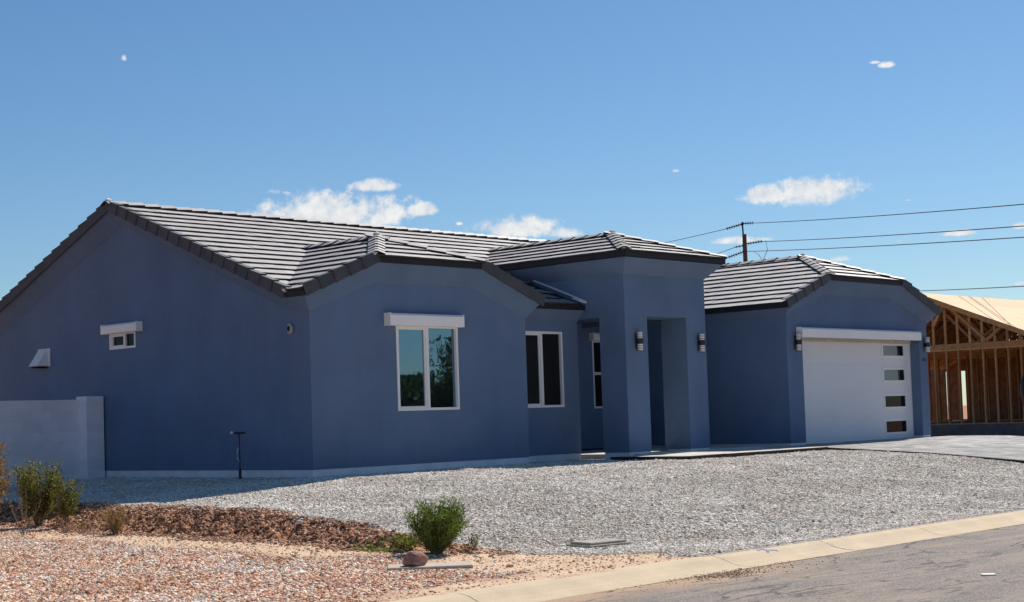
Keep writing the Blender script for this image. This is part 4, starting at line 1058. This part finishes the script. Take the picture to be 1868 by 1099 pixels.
# ------------------------------------------------------------------ loose stones (stuff)
def in_view(p, mgn=1.22):
    d = p - np.array(CAM); z = d @ np.array(FWD); x = d @ np.array(RGT) / z; y = d @ np.array(UPV) / z
    return (np.abs(x) < 934 / 2849.5 * mgn) & (y > -(549.5 + 0) / 2849.5 * 1.32) & (z > 1)
protos = bpy.data.collections.new('stone_shapes')
def stone_me(seed, m):
    bm = bmesh.new(); bmesh.ops.create_icosphere(bm, subdivisions=1, radius=1); rr = random.Random(seed)
    for v in bm.verts: v.co = Vector((v.co.x * rr.uniform(.75, 1.25), v.co.y * rr.uniform(.65, 1.1), v.co.z * rr.uniform(.5, .85)))
    me = bpy.data.meshes.new('stone_shape'); bm.to_mesh(me); bm.free(); me.materials.append(m); return me
def stone_mat(name, pts):
    m = bpy.data.materials.new(name); m.use_nodes = True; N = NT(m.node_tree); b = N.n['Principled BSDF']
    oi = N.new('ShaderNodeObjectInfo'); b.inputs['Roughness'].default_value = .85; b.inputs['Specular IOR Level'].default_value = .25
    lp = N.ramp(N.noise(oi.outputs['Location'], .8, 5, .65), [(.3, (.74, .70, .66)), (.6, (1.0, 1.0, 1.0)), (.8, (1.06, 1.06, 1.06))])
    N.link(N.mix(1.0, N.ramp(oi.outputs['Random'], pts), lp, 'MULTIPLY'), b.inputs['Base Color']); return m
SM = {
 'grey': stone_mat('pale_grey_stone', [(0, (.36, .315, .265)), (.25, (.55, .485, .41)), (.5, (.69, .62, .53)), (.72, (.79, .69, .585)), (.9, (.90, .85, .75)), (1, (.90, .90, .86))]),
 'red': stone_mat('mixed_red_stone', [(0, (0.187, 0.104, 0.073)), (.2, (0.460, 0.203, 0.116)), (.45, (0.690, 0.349, 0.208)), (.65, (0.834, 0.531, 0.329)), (.85, (0.900, 0.768, 0.562)), (1, (0.900, 0.900, 0.855))]),
 'dirt': stone_mat('dirt_clod', [(0, (0.145, 0.072, 0.044)), (.4, (0.339, 0.176, 0.103)), (.75, (0.581, 0.320, 0.189)), (1, (0.840, 0.576, 0.378))]),
 'sand': stone_mat('sandy_pebble', [(0, (0.275, 0.150, 0.084)), (.5, (0.600, 0.400, 0.252)), (1, (0.825, 0.650, 0.456))])}
def scatter(name, P, size, kind, seed):
    n = len(P); r = np.random.default_rng(seed)
    col = bpy.data.collections.new(name + '_shapes')
    for k in range(4):
        o = bpy.data.objects.new('stone_shape', stone_me(seed * 10 + k, SM[kind])); col.objects.link(o)
    me = bpy.data.meshes.new(name); me.vertices.add(n); me.vertices.foreach_set('co', P.astype(np.float32).ravel())
    sc_ = size * np.exp(r.normal(0, .32, n))
    a = me.attributes.new('size', 'FLOAT', 'POINT'); a.data.foreach_set('value', sc_.astype(np.float32))
    a = me.attributes.new('turn', 'FLOAT_VECTOR', 'POINT'); rot = np.stack([r.normal(0, .35, n), r.normal(0, .35, n), r.uniform(0, 6.28, n)], 1); a.data.foreach_set('vector', rot.astype(np.float32).ravel())
    a = me.attributes.new('pick', 'INT', 'POINT'); a.data.foreach_set('value', r.integers(0, 4, n).astype(np.int32))
    ng = bpy.data.node_groups.new(name, 'GeometryNodeTree')
    ng.interface.new_socket('Geometry', in_out='INPUT', socket_type='NodeSocketGeometry'); ng.interface.new_socket('Geometry', in_out='OUTPUT', socket_type='NodeSocketGeometry')
    T = NT(ng); gi = T.new('NodeGroupInput'); go = T.new('NodeGroupOutput')
    ci = T.new('GeometryNodeCollectionInfo'); ci.inputs['Collection'].default_value = col; ci.inputs['Separate Children'].default_value = True; ci.inputs['Reset Children'].default_value = True
    ip = T.new('GeometryNodeInstanceOnPoints'); ip.inputs['Pick Instance'].default_value = True
    def na(nm, ty):
        q = T.new('GeometryNodeInputNamedAttribute', data_type=ty); q.inputs['Name'].default_value = nm; return q.outputs['Attribute']
    T.link(gi.outputs[0], ip.inputs['Points']); T.link(ci.outputs[0], ip.inputs['Instance'])
    T.link(na('pick', 'INT'), ip.inputs['Instance Index']); T.link(na('size', 'FLOAT'), ip.inputs['Scale'])
    e2r = T.new('FunctionNodeEulerToRotation'); T.link(na('turn', 'FLOAT_VECTOR'), e2r.inputs[0]); T.link(e2r.outputs[0], ip.inputs['Rotation'])
    T.link(ip.outputs[0], go.inputs[0])
    o = bpy.data.objects.new(name, me); COL.objects.link(o); md = o.modifiers.new('scatter', 'NODES'); md.node_group = ng
    return o
def sample(n, x0, x1, y0, y1, seed):
    r = np.random.default_rng(seed); x = r.uniform(x0, x1, n); y = r.uniform(y0, y1, n)
    P = np.stack([x, y, ground(x, y)], 1); P = P[in_view(P)]; return P, np.random.default_rng(seed + 1)
P, r = sample(640000, -5, 11.3, -10.32, 7, 11)
x, y = P[:, 0], P[:, 1]
keep = (x > crest_x(y) + r.normal(0, .09, len(x))) & ~((x > -.02) & (y > -.02)) & ~((x > BW) & (y > Y2)) & ~((x > XP) & (y > YP - .16)) & ~((x > 6.55) & (y > -2.72)) & ~((np.abs(x + 2.9) < .3) & (np.abs(y + 8.5) < .22))
keep &= ~((x > 6) & (y > -.7) & (x > XP - .02))
P = P[keep]; dist = np.hypot(P[:, 0] - CAM.x, P[:, 1] - CAM.y); P = P[r.uniform(0, 1, len(P)) < np.clip(32 / dist, .55, 1) ** 1.0]
tag(scatter('pale_gravel', P, .0140, 'grey', 1), 'pale grey crushed gravel covering the front yard', 'gravel', kind='stuff')
P, r = sample(400000, -14, -3.4, -10.3, 6.0, 21)
x, y = P[:, 0], P[:, 1]; sw = sand_w(x, y); patch = .5 + .5 * fbm(x * .8, y * .8)
dense = (x < foot_x(y) + .05) | (y < -7.9)
keep = dense & (x < crest_x(y) + .02) & (r.uniform(0, 1, len(x)) > np.clip(sw * 3.2, 0, .975))
whitish = patch + r.normal(0, .22, len(x)) > .80
tag(scatter('red_gravel', P[keep & ~whitish], .0145, 'red', 2), 'reddish crushed gravel on the neighbouring lot', 'gravel', kind='stuff')
tag(scatter('mixed_pale_gravel', P[keep & whitish], .0145, 'grey', 3), 'pale stones mixed into the red gravel', 'gravel', kind='stuff')
P, r = sample(60000, -6, -3, -9.2, 6.2, 31)
x, y = P[:, 0], P[:, 1]; keep = (x < crest_x(y) + .06) & (x > foot_x(y) - r.exponential(.07, len(x))) & (y > -8.4)
tag(scatter('dirt_clods', P[keep][:32000], .0175, 'dirt', 4), 'brown dirt clods and stones on the bank', 'dirt', kind='stuff')
P, r = sample(26000, -8, -2.6, -10.32, 1, 41)
x, y = P[:, 0], P[:, 1]; keep = (sand_w(x, y) > .3) & (x < crest_x(y) + .1)
tag(scatter('sand_pebbles', P[keep][:1700], .009, 'sand', 5), 'small pebbles strewn over the sandy strip', 'pebbles', kind='stuff')
r = np.random.default_rng(51); n = 2600; x = np.concatenate([r.normal(-4.15, .22, 1300), r.normal(-3.9, .8, 1300)]); y = np.concatenate([r.normal(-11.08, .10, 1300) - .0, -10.9 - r.exponential(.35, 1300)])
P = np.stack([x, y, -.826 + 0 * x], 1); P = P[(y < -10.75) & in_view(P)]
tag(scatter('gutter_debris', P[::3], .006, 'sand', 6), 'brown dirt and pebbles washed into the gutter', 'debris', kind='stuff')
r = np.random.default_rng(61); n = 500; x = r.uniform(-8, 5, n); y = -10.4 - r.exponential(1.6, n); P = np.stack([x, y, -.80 - .03 * (y < -10.8) + 0 * x], 1); P = P[in_view(P) & (y > -15) & (y < -10.96)]
tag(scatter('street_pebbles', P, .009, 'sand', 7), 'loose pebbles on the asphalt', 'pebbles', kind='stuff')

# ------------------------------------------------------------------ plants
def plant(name, label, cat, c, h, w, nst, nleaf, leafm, ll=.035, lw=.009, spread=.55, twigm='twig', seed=1, droop=0, group=None, top_bias=.2, twig_r=.004, zoff=0, clump=1.0):
    r = np.random.default_rng(seed); z = gz(*c) + zoff
    t = thing(name, label, cat, (c[0], c[1], z), group)
    st = G(); L = []
    for s in range(nst):
        a = r.uniform(0, 2 * PI); out = w / 2 * math.sqrt(r.uniform(.02, 1)) ; hh = h * r.uniform(.55, 1.04) * (1 - .22 * (out / (w / 2)) ** 2)
        p0 = Vector((math.cos(a), math.sin(a), 0)) * out * .12; pts = [p0]
        for k in range(1, 6):
            f = k / 5; pts.append(Vector((math.cos(a) * out * (f ** .8) + r.normal(0, .012), math.sin(a) * out * (f ** .8) + r.normal(0, .012), hh * f - droop * f * f * out)))
        st.tube(pts, twig_r, 4, r1=twig_r * .35)
        for _ in range(nleaf):
            f = top_bias + (1 - top_bias) * r.uniform(0, 1) ** .8; i = min(4, int(f * 5)); q = pts[i].lerp(pts[i + 1], f * 5 - i)
            side = Vector((r.normal(), r.normal(), r.normal() * .6)).normalized()
            q = q + side * abs(r.normal(0, .022 * clump))
            d = (side * .9 + Vector((0, 0, r.uniform(.2, 1.3)))).normalized(); L.append((q, d))
    st.build('stem', M[twigm], t, fix=False)
    vs, fs = [], []
    for q, d in L:
        l = ll * r.uniform(.6, 1.4); s_ = d.cross(Vector((r.normal(), r.normal(), r.normal()))).normalized() * lw * r.uniform(.7, 1.3)
        b = len(vs); vs += [q, q + d * l * .5 + s_, q + d * l, q + d * l * .5 - s_]; fs.append((b, b + 1, b + 2, b + 3))
    me_obj('foliage', vs, fs, M[leafm], t)
    return t
plant('green_bush', 'bright green spiky bush at the corner of the pale gravel', 'bush', (-4.66, -7.70), .60, .70, 110, 70, 'leafgreen', seed=2, ll=.055, lw=.0055, top_bias=.10)
plant('low_weed', 'low yellow green weed spreading left of the green bush', 'weed', (-4.72, -7.25), .20, .46, 26, 40, 'leafolive', seed=3, ll=.035, spread=.9)
plant('olive_shrub', 'olive green shrub below the grey block wall', 'shrub', (-4.52, .80), 1.02, .66, 52, 100, 'leafolive', seed=4, ll=.045, lw=.010, clump=1.8)
plant('small_shrub', 'small yellowing shrub leaning right beside the olive shrub', 'shrub', (-4.35, .30), .74, .42, 20, 80, 'leafolive', seed=14, ll=.04, lw=.010, clump=1.8)
plant('rust_shrub', 'tall rust leaved shrub cut by the left edge of the picture', 'shrub', (-6.06, -.32), 1.5, .85, 40, 90, 'leafdry', seed=5, ll=.05, lw=.012, clump=1.8, twig_r=.007, top_bias=.30)
plant('dry_bush', 'dry brown bush at the left end of the dirt bank', 'bush', (-4.80, -1.65), .42, .46, 90, 12, 'leafdry', seed=6, ll=.03, lw=.005, twig_r=.003)
plant('dead_tuft', 'dead twiggy tuft on the red gravel nearest the olive shrub', 'tuft', (-4.9, -.55), .30, .55, 16, 2, 'leafdry', seed=7, twig_r=.0035, ll=.02, droop=.25)
plant('dead_tuft', 'dead twiggy tuft on the red gravel nearest the dry bush', 'tuft', (-4.95, -1.05), .28, .45, 16, 3, 'leafdry', seed=8, twig_r=.0035, ll=.02, droop=.2)
plant('sparse_weed', 'small sparse weed right of the green bush', 'weed', (-4.28, -7.88), .18, .16, 9, 10, 'leafolive', seed=9, ll=.03)
plant('tall_dry_stem', 'grey dry stems beside the left edge shrub', 'tuft', (-5.4, -.35), .75, .5, 9, 5, 'leafdry', seed=15, ll=.02, twig_r=.005)
r = np.random.default_rng(5); vs, fs = [], []
for _ in range(2600):
    x = r.uniform(-5.1, -4.2); y = r.uniform(-7.5, -6.3)
    u_ = (x + 4.5) * .72 - (y + 6.75) * -.0; 
    if ((x + 4.68) / .26) ** 2 + ((y + 6.86) / .42) ** 2 + r.normal(0, .15) > 1: continue
    z = gz(x, y); a = r.uniform(0, 6.28); h = r.uniform(.02, .05); b = len(vs); w_ = .005
    vs += [(x - w_ * math.cos(a), y - w_ * math.sin(a), z), (x + w_ * math.cos(a), y + w_ * math.sin(a), z), (x + r.normal(0, .015), y + r.normal(0, .015), z + h)]; fs.append((b, b + 1, b + 2))
tag(me_obj('grass', vs, fs, M['grass']), 'patch of short green grass left of the green bush', 'grass', kind='stuff')

# trees across the street: seen mirrored in the large window
def tree(c, h, w, seed, label):
    r = np.random.default_rng(seed); t = thing('desert_tree', label, 'tree', (c[0], c[1], gz(*c)), 'trees across the street')
    tr = G(); tips = []
    for k in range(6):
        a = k * 1.05 + r.uniform(-.3, .3); o_ = w * .36 * r.uniform(.6, 1.1); hh = h * r.uniform(.55, .85)
        pts = [Vector((0, 0, 0)), Vector((math.cos(a) * o_ * .2, math.sin(a) * o_ * .2, hh * .35)), Vector((math.cos(a) * o_ * .6, math.sin(a) * o_ * .6, hh * .7)), Vector((math.cos(a) * o_, math.sin(a) * o_, hh))]
        tr.tube(pts, .11, 6, r1=.025); tips.append(pts[-1]); tips.append(pts[2])
    tr.build('trunk', M['trunk'], t, fix=False)
    vs, fs = [], []
    for k in range(16000):
        tp_ = tips[r.integers(len(tips))]; q = tp_ + Vector((w * .11 * float(np.clip(r.normal(), -1.5, 1.5)), w * .11 * float(np.clip(r.normal(), -1.5, 1.5)), -.4 + h * .12 * float(np.clip(r.normal(), -2, 1.4))))
        if q.z < .25: continue
        a1 = Vector(r.normal(size=3)).normalized() * .12; a2 = a1.cross(Vector(r.normal(size=3))).normalized() * .08; b = len(vs)
        vs += [q - a1, q + a2, q + a1, q - a2]; fs.append((b, b + 1, b + 2, b + 3))
    me_obj('crown', vs, fs, M['leaftree'], t)
tree((27.5, -24.0), 3.9, 7.0, 3, 'low broad tree mirrored in the left pane of the large window')
tree((37.0, -29.0), 5.6, 8.0, 4, 'taller tree mirrored in the right pane of the large window')
tree((33.0, -34.0), 4.4, 10.0, 5, 'dark tree mirrored between the two panes of the large window')
